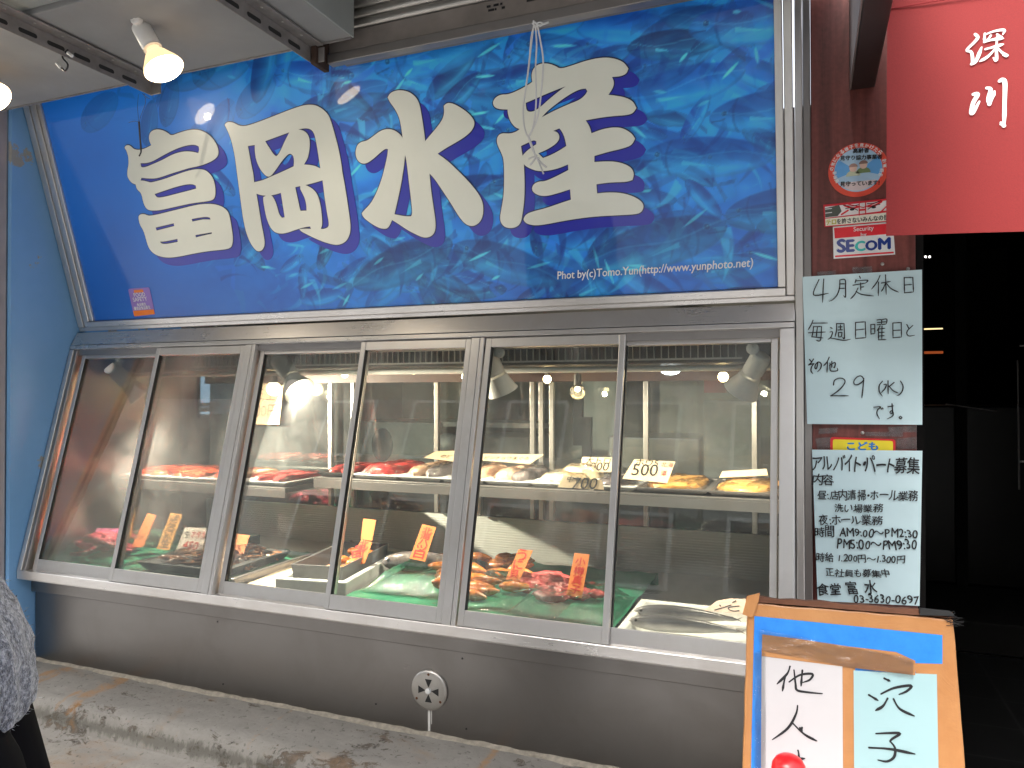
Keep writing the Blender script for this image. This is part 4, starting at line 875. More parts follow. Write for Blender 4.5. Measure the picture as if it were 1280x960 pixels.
# pink octopus
t = thing('octopus', 'pink boiled octopus with pale suckers under film at the left end of the case', 'octopus', (.12, .02, ZM))
o1 = blob((.07, .06, ZM+.028), .050, (1.25, 1.1, .75), 3).build('head', FD['pink'], t, smooth=True)
suck = MB()
for k in range(8):
    a0 = k*.75+.2; c = Vector((.15, .0, ZM+.02)); pts = []
    for i in range(15):
        u = i/14; a = a0+u*2.2*(1 if k % 2 else -1); pts.append(c+Vector((math.cos(a)*.13*u*1.1, math.sin(a)*.10*u, .020*math.sin(u*5+k)+.012*(1-u)+.01)))
    MB().tube(pts, [.017*(1-.75*i/14)+.003 for i in range(15)], 10).build('arm', FD['pink'], t, smooth=True)
    for i in range(2, 14):
        rr_ = .0046*(1-.6*i/14)+.0015; suck.sphere(pts[i]+Vector((.004, -.013*(1-.6*i/14), .004)), rr_, 8, 5, (1, .6, 1))
        suck.sphere(pts[i]+Vector((-.004, -.009*(1-.6*i/14), .012*(1-.6*i/14))), rr_*.8, 8, 5, (1, .6, 1))
suck.build('suckers', plain('pale_sucker', lin((250, 214, 216)), .3), t, smooth=True)
film('film', .035, .40, -.14, .20, ZM, .085, t, 1)
def card(name, lab, cat, q, y, mat, group=None, thick=.0012, lean=28):
    """stiff card leaning back among the food: its lower edge stands at depth y"""
    lo = max(range(4), key=lambda k: q[k][1]); c0 = vy(*q[lo], y); pl = Plane(tuple(c0), (0, -math.cos(R(lean)), math.sin(R(lean))), (0, math.sin(R(lean)), math.cos(R(lean))))
    P = [pl.at(*p) for p in q]; t = thing(name, lab, cat, tuple(min(P, key=lambda p: p.z)), group)
    MB().prism(P, pl.n, thick).build('sheet', MT[mat], t); return t, pl
G1 = 'price slips standing among the seafood'
def slip(lab, q, y, mat, text=None, ink='ink', vertical=True):
    t, pl = card('price_slip', lab, 'price slip', q, y, mat, G1)
    if text:
        m = MB(); tl, tr, br, bl = [np.array(x, float) for x in q]; n = len(text)
        for i, ch in enumerate(text):
            v0 = .06+.88*(i+.92)/n; a = tl+(bl-tl)*v0; b = tr+(br-tr)*v0; w_ = .66
            p0 = a+(b-a)*(.5-w_/2); p1 = a+(b-a)*(.5+w_/2); text_on(m, pl, ch, pl.at(*p0), pl.at(*p1), min(1.1, .9*np.linalg.norm(bl-tl)*.88/n/(np.linalg.norm(tr-tl)*w_)), 0, .0006, .012)
        m.build('lettering', MT[ink], t)
slip('plain orange slip without writing, left of the ochre slip', ((184, 641), (195, 644), (178, 684), (164, 684)), .02, 'orange')
slip('narrow ochre slip half hidden behind the leftmost sash', ((160, 636), (168, 636), (163, 670), (156, 672)), .05, 'ochre', 'ボタンえび')
slip('ochre slip with black writing above the heap of squid', ((213, 641), (227, 643), (211, 688), (195, 686)), .02, 'ochre', 'ほたるいか生')
slip('orange slip with red writing right of the squid, behind the mullion', ((293, 667), (312, 669), (300, 706), (281, 714)), .04, 'orange')
slip('bright orange slip with red writing leaning in the grey container', ((452, 674), (465, 678), (456, 704), (432, 710)), .06, 'orange', '北寄貝', 'ink_red')
slip('faint orange slip behind the grey container', ((454, 648), (470, 650), (465, 676), (451, 674)), .12, 'orange')
slip('orange slip with red writing standing on the green mat by the dark fish', ((528, 655), (545, 659), (531, 702), (512, 698)), .04, 'orange', '北海ハッ白', 'ink_red')
slip('orange slip with faint red writing between the clams and the red roe', ((648, 687), (666, 688), (649, 726), (632, 724)), .05, 'orange', 'うに貝', 'ink_red')
slip('orange slip with faint red writing right of the red roe', ((718, 691), (737, 693), (727, 748), (708, 743)), -.03, 'orange', '小樽真子', 'ink_red')
slip('orange slip added as a reflected glow deep behind the leftmost pane, above the pink octopus', ((66, 640), (86, 641), (72, 668), (56, 668)), .30, 'orange')  # card stands in for an orange glow mirrored in the left case wall
t, pl = card('price_card', 'white card reading 450 in red beside the heap of squid', 'price card', ((231, 659), (258, 660), (252, 692), (219, 689)), .01, 'white_card', G1)
m = MB(); text_on(m, pl, '生', pl.at(230, 672), pl.at(236, 672), 1.3, -.2, .0006); m.build('lettering', MT['ink'], t)
m = MB(); text_on(m, pl, 'ホタル', pl.at(238, 672), pl.at(256, 673.5), 1.4, -.15, .0006, .02); text_on(m, pl, '450', pl.at(226, 686), pl.at(245, 688), .9, .1, .0006, .02); m.build('red_lettering', MT['ink_red'], t)
t, pl = card('price_slip', 'blank bright pink slip lying on the octopus', 'price slip', ((121, 660), (152, 661), (152, 666), (119, 665)), .05, 'pink_card', G1)
t, pl = card('price_slip', 'small pink slip on the lower edge of the left shelf', 'price slip', ((141, 607), (164, 607), (163, 613), (140, 613)), .16, 'pink_card', G1)
# small squid heap in a black tray
t = thing('squid_tray', 'black tray heaped with small brown squid under film', 'seafood tray', (.66, 0, ZM))
def tray(m, x0, x1, y0, y1, z, h, th=.003, fl=.012):
    pr = [(0, 0), (fl, h), (fl+.006, h), (fl+.006, h-.002)]
    m.loft([[(x0-o_, y0-o_, z+zz), (x1+o_, y0-o_, z+zz), (x1+o_, y1+o_, z+zz), (x0-o_, y1+o_, z+zz)] for o_, zz in [(fl+.006, h-.003), (fl+.006, h), (fl, h), (0, th), (-.03, th)]], True); 
    m.loft([[(x0-o_, y0-o_, z+zz), (x1+o_, y0-o_, z+zz), (x1+o_, y1+o_, z+zz), (x0-o_, y1+o_, z+zz)] for o_, zz in [(fl+.006, h-.003), (0, 0)]], False); return m
tray(MB(), .49, .815, -.13, .16, ZM, .028).build('tray', MT['black_rubber'], t)
m = MB()
for i in range(150):
    x = random.uniform(.49, .81); y = random.uniform(-.12, .15); z = ZM+.012+.034*max(0, 1-((x-.64)/.19)**2)*random.random(); a = random.uniform(0, 6.28); L = random.uniform(.018, .034); r = random.uniform(.006, .010)
    d = Vector((math.cos(a), math.sin(a), random.uniform(-.3, .3))); c = Vector((x, y, z)); m.tube([c-d*L, c-d*L*.6, c, c+d*L*.5, c+d*L*.8, c+d*L*1.2], [.001, r*.7, r, r*.7, r*.6, .002], 7)
m.build('squid', FD['squid'], t, smooth=True)
film('film', .485, .82, -.135, .165, ZM+.012, .055, t, 2)
# dividing rail, paper, foam box with grey container
t = thing('divider', 'grey steel divider running back between the mats on the case floor', 'divider', (.93, .1, ZF))
box((.862, -.15, ZF), (.88, .5, ZF+.05), 'rail', MT['steel_dark'], t, .004)
t = thing('cutting_board', 'pale beige board lying on the case floor beside the foam box', 'board', (1.0, 0, ZF))
t.location = (.905, -.165, ZF); WM[t.name] = Matrix.Translation(t.location); t.rotation_euler.z = R(8)
MB().box((.905, -.165, ZF+.001), (1.05, .24, ZF+.03)).build('board', plain('beige_board', (.55, .44, .33), .6, 0, .06, 8), t, .004)
m = MB()
for i in range(9): m.box((.97+.012*i % .07, .06+.021*i, ZF+.0305), (.985+.012*i % .07, .063+.021*i, ZF+.0312))
m.build('knife_marks', MT['ink_brown'], t)
t = thing('foam_box', 'white foam box in the middle of the case, next to the cutting board', 'foam box', (1.16, .05, ZF))
def openbox(x0, x1, y0, y1, z, h, w_, fl=0): 
    m = MB(); r = lambda e, zz, f=0: [(x0+e-f, y0+e-f, zz), (x1-e+f, y0+e-f, zz), (x1-e+f, y1-e+f, zz), (x0+e-f, y1-e+f, zz)]
    return m.loft([r(0, z), r(-fl, z+h), r(w_-fl, z+h), r(w_, z+.02), r(w_*2, z+.02)], True)
t.location = (1.262, -.10, ZF); WM[t.name] = Matrix.Translation(t.location)
openbox(1.03, 1.262, -.115, .34, ZF, .066, .022).build('box', MT['foam'], t, .004); t.rotation_euler.z = R(9)
t = thing('grey_container', 'dark grey container sitting in the white foam box', 'container', (1.17, .1, ZF+.02))
t.location = (1.262, -.10, ZF+.02); WM[t.name] = Matrix.Translation(t.location); t.rotation_euler.z = R(9)
openbox(1.055, 1.215, -.045, .30, ZF+.024, .072, .006, .008).build('tub', plain('grey_tub', (.16, .16, .165), .4), t, .003)
m = MB()
for i in range(14): m.sphere((1.11+random.random()*.1, .0+random.random()*.25, ZF+.06+random.random()*.02), .022, 10, 7, (1.2, 1, .6))
m.build('shellfish', FD['shell'], t, smooth=True)
# dark fish, clams, roe on the long mat
def fishmesh(parent, p0, p1, r, mat, flat=.62):
    p0, p1 = Vector(p0), Vector(p1); d = (p1-p0); L = d.length; d.normalize(); up = Vector((0, 0, 1)); sd_ = d.cross(up).normalized(); prof = ((0, .08), (.03, .42), (.08, .66), (.15, .85), (.25, .98), (.38, 1), (.52, .9), (.66, .72), (.78, .5), (.86, .33), (.92, .26), (.94, .28))
    rings = []
    for u, k in prof:
        c = p0+d*L*u+up*r*.1*math.sin(u*3); rings.append([c+sd_*math.cos(a*math.pi/9)*r*k*.62+up*(math.sin(a*math.pi/9)*r*k*flat) for a in range(18)])
    b = MB().loft(rings).build('body', mat, parent, smooth=True)
    q = p0+d*L*.93; m = MB(); m.loft([[q+up*.004+sd_*.004, q+up*.004-sd_*.004, q-up*.004-sd_*.004, q-up*.004+sd_*.004], [q+d*L*.10+sd_*r*1.0+up*.002, q+d*L*.05+up*.002, q+d*L*.10-sd_*r*1.0, q+d*L*.05-up*.002]]); m.build('tail_fin', mat, parent)
    e = MB()
    for sg in (1, -1): e.sphere(p0+d*L*.075+sd_*sg*r*.32+up*r*flat*.32, r*.13, 10, 7)
    e.build('eye', MT['black_rubber'], parent, smooth=True)
    f = MB(); q = p0+d*L*.24+sd_*(-r*.55); f.prism([q, q+d*L*.1-up*r*.2-sd_*r*.3, q+d*L*.12-up*r*.35-sd_*r*.2, q+d*L*.02-up*r*.25], sd_, .001); f.build('side_fin', mat, parent)
t = thing('dark_fish', 'dark grey-brown fish under film at the left of the long green mat', 'fish', tuple(hz(500, 700, ZM))); fishmesh(t, hz(478, 703, ZM+.03), hz(590, 704, ZM+.03), .042, FD['dark'], .8)
film('film', 1.29, 1.60, -.10, .30, ZM, .06, t, 4)
t = thing('clam_heap', 'heap of striped orange clam feet under film on the long green mat', 'seafood heap', tuple(hz(600, 735, ZM)))
for i in range(38):
    c = hz(random.uniform(548, 655), random.uniform(704, 744), ZM+.010)+Vector((0, 0, random.random()*.028)); a = random.uniform(-.6, .5); L = random.uniform(.04, .06); d = Vector((math.cos(a), math.sin(a), random.uniform(-.1, .25)))
    MB().tube([c-d*L, c-d*L*.7, c-d*.1*L, c+d*L*.5, c+d*L], [.004, .013, .018, .012, .003], 9).build('clam', FD['shell'], t, smooth=True)
film('film', 1.56, 1.92, -.14, .16, ZM, .062, t, 6)
t = thing('roe_heap', 'mound of bright red roe under film at the right of the long green mat', 'seafood heap', tuple(hz(690, 738, ZM)))
for i, (px, py, r) in enumerate(((668, 733, .036), (688, 728, .044), (706, 734, .040), (690, 744, .034), (722, 743, .028), (744, 744, .018), (656, 730, .022))): c = hz(px, py, ZM+.012); blob((c.x, c.y, ZM+.016), r*1.05, (1.5, 1.1, .62), i, .26, 4).build('roe_sac', FD['redroe'], t, smooth=True)
film('film', 1.78, 2.07, -.15, .14, ZM, .058, t, 7)
# white tray with two silver fish
t = thing('fish_tray', 'white foam tray at the right end of the case holding two silver fish', 'tray', (2.28, -.08, ZF))
openbox(2.10, 2.46, -.185, .10, ZF, .046, .022, .01).build('tray', MT['foam'], t, .004)
for lab, q0, q1 in (('rear silver fish lying in the white foam tray', (792, 764), (925, 775)), ('front silver fish lying in the white foam tray, mouth pointing left', (785, 776), (930, 790))):
    a, b = hz(*q0, ZF+.045), hz(*q1, ZF+.045); t = thing('silver_fish', lab, 'fish', tuple(a), 'silver fish in the white tray'); fishmesh(t, a, b, .030, FD['silver'], .7)
t = thing('price_card', 'pale pink card with black strokes lying on the white foam tray', 'price card', tuple(hz(910, 756, .77)), G1)
P1 = Plane(tuple(hz(905, 764, .765)), (0, -.55, .83), (0, .83, .55))
MB().prism([P1.at(*q) for q in ((896, 751), (912, 748), (945, 749), (945, 768), (880, 763))], P1.n, .001).build('sheet', plain('pale_pink_card', lin((240, 208, 192)), .7, 0, .04), t)
m = MB(); strokes_on(m, P1, [[(108, 180), (160, 165), (270, 130)], [(285, 105), (315, 88)], [(350, 140), (260, 150), (245, 170), (290, 190), (350, 185)], [(155, 130), (165, 140)]], (880, 740), 8, 1.6, .0008); m.build('lettering', MT['ink'], t)
# packs on the shelves
def pack(lab, x0, x1, y0, y1, z, kind, h=.03, pieces=3, seed=0, dark=False, traymat=None):
    t = thing('food_pack', lab, 'food pack', ((x0+x1)/2, (y0+y1)/2, z), 'packs of fish on the shelves')
    tray(MB(), x0+.012, x1-.012, y0+.012, y1-.012, z, .016, .002, .008).build('tray', MT[traymat or ('black_rubber' if dark else 'foam')], t)
    for i in range(pieces):
        u = (i+.5)/pieces; c = (x0+.02+(x1-x0-.04)*u, (y0+y1)/2, z+.012); w_ = (x1-x0-.04)/pieces*.50
        b = blob((0, 0, 0), 1, (1, 1, 1), seed+i, .16, 1.6); sy = (y1-y0)*.42; sk = .25
        sg = lambda q, p: math.copysign(abs(q)**p, q)
        b.v = [(c[0]+sg(x, .7)*w_+y*w_*sk, c[1]+sg(y, .7)*sy, c[2]+max(-.008, sg(zz, .55)*h*.8)) for x, y, zz in b.v]; b.build('slice', FD[kind] if isinstance(kind, str) else FD[kind[i % len(kind)]], t, smooth=True)
    film('film', x0+.002, x1-.002, y0+.002, y1-.002, z+.010, h*1.05, t, seed)
zl, zr = .9925, 1.0355
pack('pack of bright salmon fillets, leftmost on the lower shelf', .04, .24, .17, .46, zl, 'salmon', .030, 2, 1)
pack('pack of salmon fillets in the middle of the lower left shelf', .245, .43, .17, .46, zl, 'salmon', .030, 2, 4)
pack('pack of pale-edged salmon on the lower left shelf before the first mullion', .435, .61, .17, .46, zl, ('salmon', 'pale'), .030, 2, 8)
pack('pack of deep red fish at the right end of the lower left shelf', .62, .815, .17, .46, zl, 'tuna', .028, 2, 9)
pack('pack of dark red fish behind the third pane on the long shelf', .955, 1.09, .17, .46, zr, 'tuna', .026, 2, 11, True)
pack('pack of red fish block behind the fourth pane', 1.10, 1.27, .165, .46, zr, 'tuna', .042, 1, 14)
pack('pack of pale and dark fish beside the red block', 1.275, 1.43, .165, .46, zr, ('pale', 'dark'), .042, 2, 17)
pack('pack of pinkish fish by the second mullion', 1.435, 1.58, .165, .46, zr, ('dark', 'pale'), .040, 2, 20)
pack('pack of dark-skinned fish right of the second mullion', 1.585, 1.735, .165, .46, zr, ('pale', 'dark'), .040, 2, 23)
pack('pack of glowing cream fillets, front of two', 1.74, 1.905, .165, .31, zr, 'cream', .036, 1, 26)
pack('pack of glowing cream fillets, rear of two', 1.76, 1.92, .315, .46, zr, 'cream', .050, 1, 29)
pack('pack with a silver lining beside the cream fillets', 1.925, 2.06, .165, .46, zr, ('dark',), .03, 1, 32)
pack('pack of yellow roe under the card reading 500', 2.065, 2.265, .165, .46, zr, 'yellow', .026, 1, 35, False, 'steel_dark')
pack('pack of yellow roe at the right end of the shelf', 2.27, 2.47, .165, .46, zr, 'yellow', .026, 1, 38, False, 'steel_dark')
def lying(lab, q, z, tilt, lines=(), mat='cream_card', yref=None):
    p = hz(sum(a for a, b in q)/4, sum(b for a, b in q)/4, z); pl = Plane(tuple(p), (0, -math.cos(tilt), math.sin(tilt)), (0, math.sin(tilt), math.cos(tilt)))
    t = thing('price_card', lab, 'price card', tuple(p), G1); MB().prism([pl.at(*c) for c in q], pl.n, .001).build('sheet', MT[mat], t)
    m = MB(); r_ = MB()
    for tx, a, b, red in lines: text_on(r_ if red else m, pl, tx, pl.at(*a), pl.at(*b), 1, .1, .0008, 0.006)
    if m.v: m.build('lettering', MT['ink'], t)
    if r_.v: r_.build('red_lettering', MT['ink_red'], t)
lying('cream card reading 1000 leaning behind the cream fillets', ((728, 571), (765, 572), (764, 590), (724, 590)), zr+.055, R(35), (('大トロ', (731, 579), (762, 580), 0), ('1000', (731, 588), (760, 588.5), 0)))
lying('cream card in front of the cream fillets, tilted to the right', ((705, 594), (752, 600), (755, 612), (697, 609)), zr+.045, R(35), (('中トロ', (708, 602), (735, 604), 0), ('700', (714, 611), (745, 611.5), 0)))
lying('cream card reading 500 on the left pack of yellow roe', ((793, 574), (844, 577), (834, 604), (778, 598)), zr+.06, R(30), (('ホウ5', (794, 582), (822, 583), 0), ('500', (789, 594), (821, 595), 0), ('北海', (826, 583), (841, 584), 1), ('道', (826, 594), (833, 594), 1)))
lying('long beige card lying on the right pack of yellow roe', ((903, 589), (958, 586), (960, 594), (899, 597)), zr+.05, R(60))
lying('long beige card on the packs right of the second mullion', ((600, 567), (680, 568), (662, 580), (598, 575)), zr+.055, R(60), (('ビンチョウまぐろ', (605, 574), (660, 575), 0),))
lying('curled beige card on the packs left of the second mullion', ((545, 564), (580, 563), (578, 578), (530, 572)), zr+.055, R(55), (('のど', (550, 572), (563, 573), 0),))

# ================================================================== STICKERS AND NOTICES ON THE COLUMN
PC = yplane(0)
def ellipse(pl, c, rx, rz, off_, n=48, a0=0, a1=2*math.pi): return [pl.ab(c[0]+rx*math.cos(a0+(a1-a0)*k/n), c[1]+rz*math.sin(a0+(a1-a0)*k/n), off_) for k in range(n+(0 if abs(a1-a0-2*math.pi) < 1e-6 else 1))]
t = thing('round_sticker', 'round red-rimmed sticker with an elderly couple on the brown column', 'sticker', tuple(PC.at(1072, 213)))
ctr = PC.coords(PC.at(1072.5, 212.5)); rx = abs(PC.coords(PC.at(1110, 212))[0]-PC.coords(PC.at(1034.5, 213))[0])/2
MB().prism(ellipse(PC, ctr, rx, rx*.985, .0014), PC.n, .0008).build('rim', plain('red_orange_print', lin((232, 84, 62)), .4), t)
ri = rx*.80
MB().prism(ellipse(PC, ctr, ri, ri, .0017), PC.n, .0002).build('face', plain('pale_blue_print', lin((176, 206, 228)), .4, 0, .04), t)
m = MB()
for sg in (-1, 1): m.prism(ellipse(PC, (ctr[0]+sg*ri*.05, ctr[1]), ri*.93, ri*.93, .0019, 20, math.pi-.62 if sg < 0 else -.35, math.pi+.35 if sg < 0 else .62)+[PC.ab(ctr[0]+sg*ri*.05, ctr[1]-.002, .0019)], PC.n, .0001)
m.build('blue_panel', plain('sky_blue_print', lin((104, 170, 226)), .4), t)
m = MB(); m.prism(ellipse(PC, (ctr[0], ctr[1]-ri*.05), ri*.9, ri*.9, .0018, 30, math.pi+.55, 2*math.pi-.55), PC.n, .0001); m.build('pale_panel', plain('pale_pink_print', lin((226, 206, 204)), .4), t)
for sx, mat_, hr in ((-.20, lin((196, 200, 170)), lin((176, 140, 130))), (.22, lin((120, 140, 92)), lin((140, 110, 100)))):
    fx = ctr[0]+sx*ri; fz = ctr[1]+ri*(.10 if sx < 0 else .20); g = MB(); g.prism(ellipse(PC, (fx, fz-ri*.36), ri*.30, ri*.26, .0020, 18, 0, math.pi), PC.n, .0001); g.build('printed_coat', plain('coat_print', mat_, .5), t)
    g = MB(); g.prism(ellipse(PC, (fx, fz), ri*.16, ri*.18, .0022, 20), PC.n, .0001); g.build('printed_face', plain('face_print', lin((232, 196, 176)), .5), t)
    g = MB(); g.prism(ellipse(PC, (fx, fz+ri*.03), ri*.19, ri*.18, .0024, 16, .1, math.pi-.1), PC.n, .0001); g.build('printed_hair', plain('hair_print', hr, .5), t)
m = MB()
for tx, a, b in (('高齢者', (1066, 191.5), (1086, 190.5)), ('見守り協力事業者', (1050, 200.5), (1102.5, 198.5)), ('見守っています!', (1050, 233), (1099, 231))): text_on(m, PC, tx, PC.at(*a), PC.at(*b), 1.05, 0, .0027, .035)
m.build('lettering', MT['ink'], t)
m = MB(); txt = '高齢者の気になる様子を見かけたら、お電話を'
for i, ch in enumerate(txt):
    a = R(205-i*11.2); c = np.array(ctr)+np.array([math.cos(a), math.sin(a)])*rx*.835; tg = np.array([math.sin(a), -math.cos(a)])*rx*.065
    text_on(m, PC, ch, PC.ab(*(c-tg)), PC.ab(*(c+tg)), 1, 0, .0019, .03) if ch not in '、' else None
m.build('rim_lettering', MT['white_ink'], t)
t = thing('eyes_sticker', 'oblong sticker with painted eyes and a slogan below the round sticker', 'sticker', tuple(PC.at(1070, 270)))
def quad(pl, q, off_, th=.0002): return MB().prism([pl.at(*c, off_) for c in q], pl.n, th)
quad(PC, ((1029, 256), (1110, 248), (1110, 277), (1030.5, 284)), .0030, .0006).build('base', plain('red_sticker_rim', lin((214, 40, 52)), .4), t)
quad(PC, ((1031, 258.5), (1109, 250.5), (1109, 263), (1031.5, 272.5)), .0033).build('face_panel', plain('white_panel', lin((238, 230, 228)), .4), t)
quad(PC, ((1031.5, 273.5), (1109, 265.5), (1109, 276), (1032, 282.5)), .0033).build('slogan_panel', plain('cream_panel', lin((244, 238, 220)), .4), t)
quad(PC, ((1031.2, 260.5), (1049, 256), (1052, 264), (1047, 270), (1031.6, 271.8)), .0035).build('dark_block', plain('grey_green_print', lin((84, 88, 78)), .4), t)
m = MB(); m.add([PC.at(*q, .0037) for q in ((1031.5, 261), (1040, 260), (1040, 261), (1031.5, 262), (1031.5, 266), (1040, 265), (1040, 266), (1031.5, 267))], [(0, 1, 2, 3), (4, 5, 6, 7)]); m.build('white_bars', MT['white_ink'], t)
m = MB()
for st, wd in (([(1056, 257), (1065, 260), (1073, 258.5)], 2.2), ([(1085, 258), (1093, 257), (1102, 252)], 2.2), ([(1052, 268), (1060, 263)], 2), ([(1074, 254.5), (1074, 269)], 1.2), ([(1082, 253.5), (1082, 268)], 1.2), ([(1075, 262.5), (1081, 262)], 2.4), ([(1100, 266), (1108, 258)], 1.6), ([(1060, 255.3), (1080, 259.5)], 1.2), ([(1100, 251.5), (1080, 259)], 1.2)): strokes_on(m, PC, [st], (0, 0), 1, wd, .0037)
m.build('red_lines', plain('red_line_print', lin((222, 36, 44)), .4), t)
m = MB()
for cx, cy in ((1065, 262.3), (1092, 259.5)):
    c = PC.coords(PC.at(cx, cy)); m.add(ellipse(PC, c, .0052, .0028, .0039, 16), [tuple(range(16))])
strokes_on(m, PC, [[(1057, 260.8), (1065, 259.7), (1072, 262.8)], [(1085, 261.6), (1092, 257), (1100, 255.5)], [(1054, 256.5), (1064, 257.5), (1073, 256)], [(1084, 254.6), (1092, 254), (1101, 250.8)]], (0, 0), 1, .9, .0041); m.build('eyes', MT['ink'], t)
m = MB(); text_on(m, PC, 'を許さないみんなの目', PC.at(1046, 280), PC.at(1110, 274.5), 1.2, 0, .0037, .03); m.build('lettering', MT['ink'], t)
m = MB(); text_on(m, PC, 'テロ', PC.at(1032.5, 281.3), PC.at(1045, 280.2), 1.2, 0, .0037, .04); m.build('yellow_lettering', plain('olive_yellow_print', lin((196, 186, 60)), .4), t)
t = thing('security_sticker', 'red and white security company sticker, lowest on the brown column', 'sticker', tuple(PC.at(1080, 300)))
quad(PC, ((1041, 283.5), (1116, 277), (1119, 318), (1042, 323.5)), .0014, .0008).build('base', MT['white_ink'], t)
quad(PC, ((1042.5, 285), (1115, 279), (1116, 292), (1043.5, 298)), .0017).build('red_panel', plain('signal_red_print', lin((228, 48, 58)), .4), t)
quad(PC, ((1043.8, 319.5), (1117, 314.5), (1117.3, 316.6), (1044, 321.5)), .0017).build('red_line', bpy.data.materials['signal_red_print'], t)
m = MB(); text_on(m, PC, 'Security', PC.at(1067, 289.5), PC.at(1092, 287.5), 1.1, 0, .002, .01); text_on(m, PC, 'by', PC.at(1076, 296), PC.at(1083, 295.4), 1, 0, .002, .01); m.build('lettering', MT['white_ink'], t)
def logo(tx, a, b, c, bold=.05):
    m = MB(); text_on(m, PC, tx, PC.at(*a), PC.at(*b), 1., 0, .002, bold); m.build('logo_letter', plain('logo_print', c, .4), t)
for tx, a, b, c in (('S', (1047, 315.5), (1056.5, 314.8), lin((82, 92, 150))), ('E', (1058.5, 314.7), (1067.5, 314), lin((82, 92, 150))), ('C', (1069.5, 314), (1081, 313.1), lin((72, 196, 190))), ('O', (1082.5, 313), (1096, 312), lin((36, 62, 140))), ('M', (1098.5, 311.8), (1112.5, 310.8), lin((36, 62, 140)))): logo(tx, a, b, c)
# paper notices
def curled(name, q, off_, mat, parent, amp=.004, n=14, seed=0):
    m = MB(); tl, tr, br, bl = [np.array(x, float) for x in q]; rows = []
    for j in range(n+1):
        v = j/n; row = []
        for i in range(n+1):
            u = i/n; p = (tl*(1-u)+tr*u)*(1-v)+(bl*(1-u)+br*u)*v; o = off_+amp*(.5+.5*math.sin(u*5+v*2+seed))*.25+amp*max(0, v-.75)*2*abs(u-.4)
            row.append(PC.at(p[0], p[1], o))
        rows.append(row)
    back = [[p+Vector((0, .0004, 0)) for p in r] for r in rows]
    m.loft(rows, False, closed=False); m.loft(back, False, closed=False); return m.build(name, MT[mat], parent, smooth=True)
t = thing('paper_notice', 'pale blue handwritten notice of April closing days, upper of two papers', 'notice', tuple(PC.at(1078, 430)))
NOFF = .0155
curled('sheet', ((1003, 346), (1152.5, 337), (1153, 531), (1009, 530)), NOFF-.001-.0014, 'paper_blue', t, .003)
S1 = [[(190,115),(135,268),(285,252)],[(238,110),(232,200),(225,345)],[(398,120),(395,200),(370,270),(330,315),(292,333)],[(398,120),(450,118),(455,200),(455,290),(435,275)],[(395,160),(448,158)],[(392,205),(448,203)],[(595,82),(605,105)],[(560,118),(550,150)],[(557,130),(675,122),(655,150)],[(530,172),(655,152)],[(605,150),(608,225)],[(608,192),(640,188)],[(580,200),(550,260),(505,310)],[(560,235),(620,265),(735,280)],[(800,75),(770,140),(715,212)],[(785,140),(783,280)],[(815,150),(905,135)],[(855,68),(862,265)],[(855,150),(835,200),(812,235)],[(865,155),(910,205),(985,242)],[(1042,95),(1045,250)],[(1042,97),(1128,95)],[(1128,95),(1135,240)],[(1048,170),(1120,165)],[(1045,248),(1130,240)],
 [(130,522),(110,570),(80,620)],[(118,552),(275,550)],[(135,585),(130,640),(118,688)],[(118,688),(232,700)],[(135,588),(215,585)],[(215,585),(205,720),(160,722)],[(85,648),(255,640)],[(175,590),(168,640),(165,690)],[(305,595),(325,605)],[(300,640),(325,640),(310,690),(278,715)],[(300,700),(350,708),(420,722),(460,722),(505,712)],[(365,555),(365,620),(350,690)],[(365,557),(440,555)],[(440,555),(445,700),(425,690)],[(385,590),(425,588)],[(405,570),(405,620)],[(380,620),(428,618)],[(385,645),(385,690)],[(385,645),(420,645)],[(420,645),(415,685)],[(388,690),(418,686)],
 [(555,545),(555,705)],[(555,545),(652,538)],[(652,538),(658,695)],[(560,620),(650,610)],[(557,705),(658,697)],[(708,565),(710,665)],[(708,567),(748,563)],[(748,563),(748,655)],[(710,610),(745,607)],[(710,660),(748,655)],[(770,520),(815,518),(812,565)],[(775,545),(810,543)],[(772,568),(812,565)],[(825,515),(868,512),(862,560)],[(825,540),(860,538)],[(822,565),(860,560)],[(800,580),(770,630)],[(785,610),(785,720)],[(790,610),(850,603)],[(790,645),(845,642)],[(790,680),(845,677)],[(785,718),(862,715)],[(820,580),(818,715)],[(928,550),(930,700)],[(928,550),(1012,545)],[(1012,545),(1015,690)],[(932,625),(1010,620)],[(930,698),(1015,690)],[(1068,565),(1090,610)],[(1128,575),(1080,620),(1068,655),(1090,680),(1148,672)]]
S2 = [[(95,155),(118,180)],[(135,150),(110,190),(85,210)],[(85,210),(140,195)],[(140,195),(115,230),(110,270),(130,298)],[(178,190),(165,245),(150,240),(155,205),(185,180),(212,200),(205,245),(175,278)],[(292,132),(270,180),(235,220)],[(275,185),(270,285)],[(295,215),(350,185),(345,235),(335,230)],[(318,175),(318,240)],[(300,190),(302,260),(330,272),(375,265),(372,240)],[(335,410),(345,365),(390,342),(435,350),(450,380),(420,430),(360,485),(305,518)],[(305,518),(485,518)],[(635,345),(610,320),(570,330),(540,370),(545,402),(580,405),(625,375),(638,345)],[(638,345),(628,450),(618,540)],[(825,372),(795,410),(790,450),(800,490),(825,522)],[(880,368),(882,500)],[(840,405),(862,405),(850,445),(808,490)],[(940,385),(892,425)],[(890,420),(930,465),(985,492)],[(1005,370),(1030,420),(1022,470),(995,505),(968,515)],[(738,632),(805,628),(775,660),(770,700),(795,750)],[(808,640),(818,655)],[(825,640),(832,652)],[(880,628),(938,618)],[(920,598),(925,680),(910,695),(900,680),(915,668),(930,685),(925,720),(872,750)],[(1005,722),(992,735),(1005,748),(1018,735),(1005,722)]]
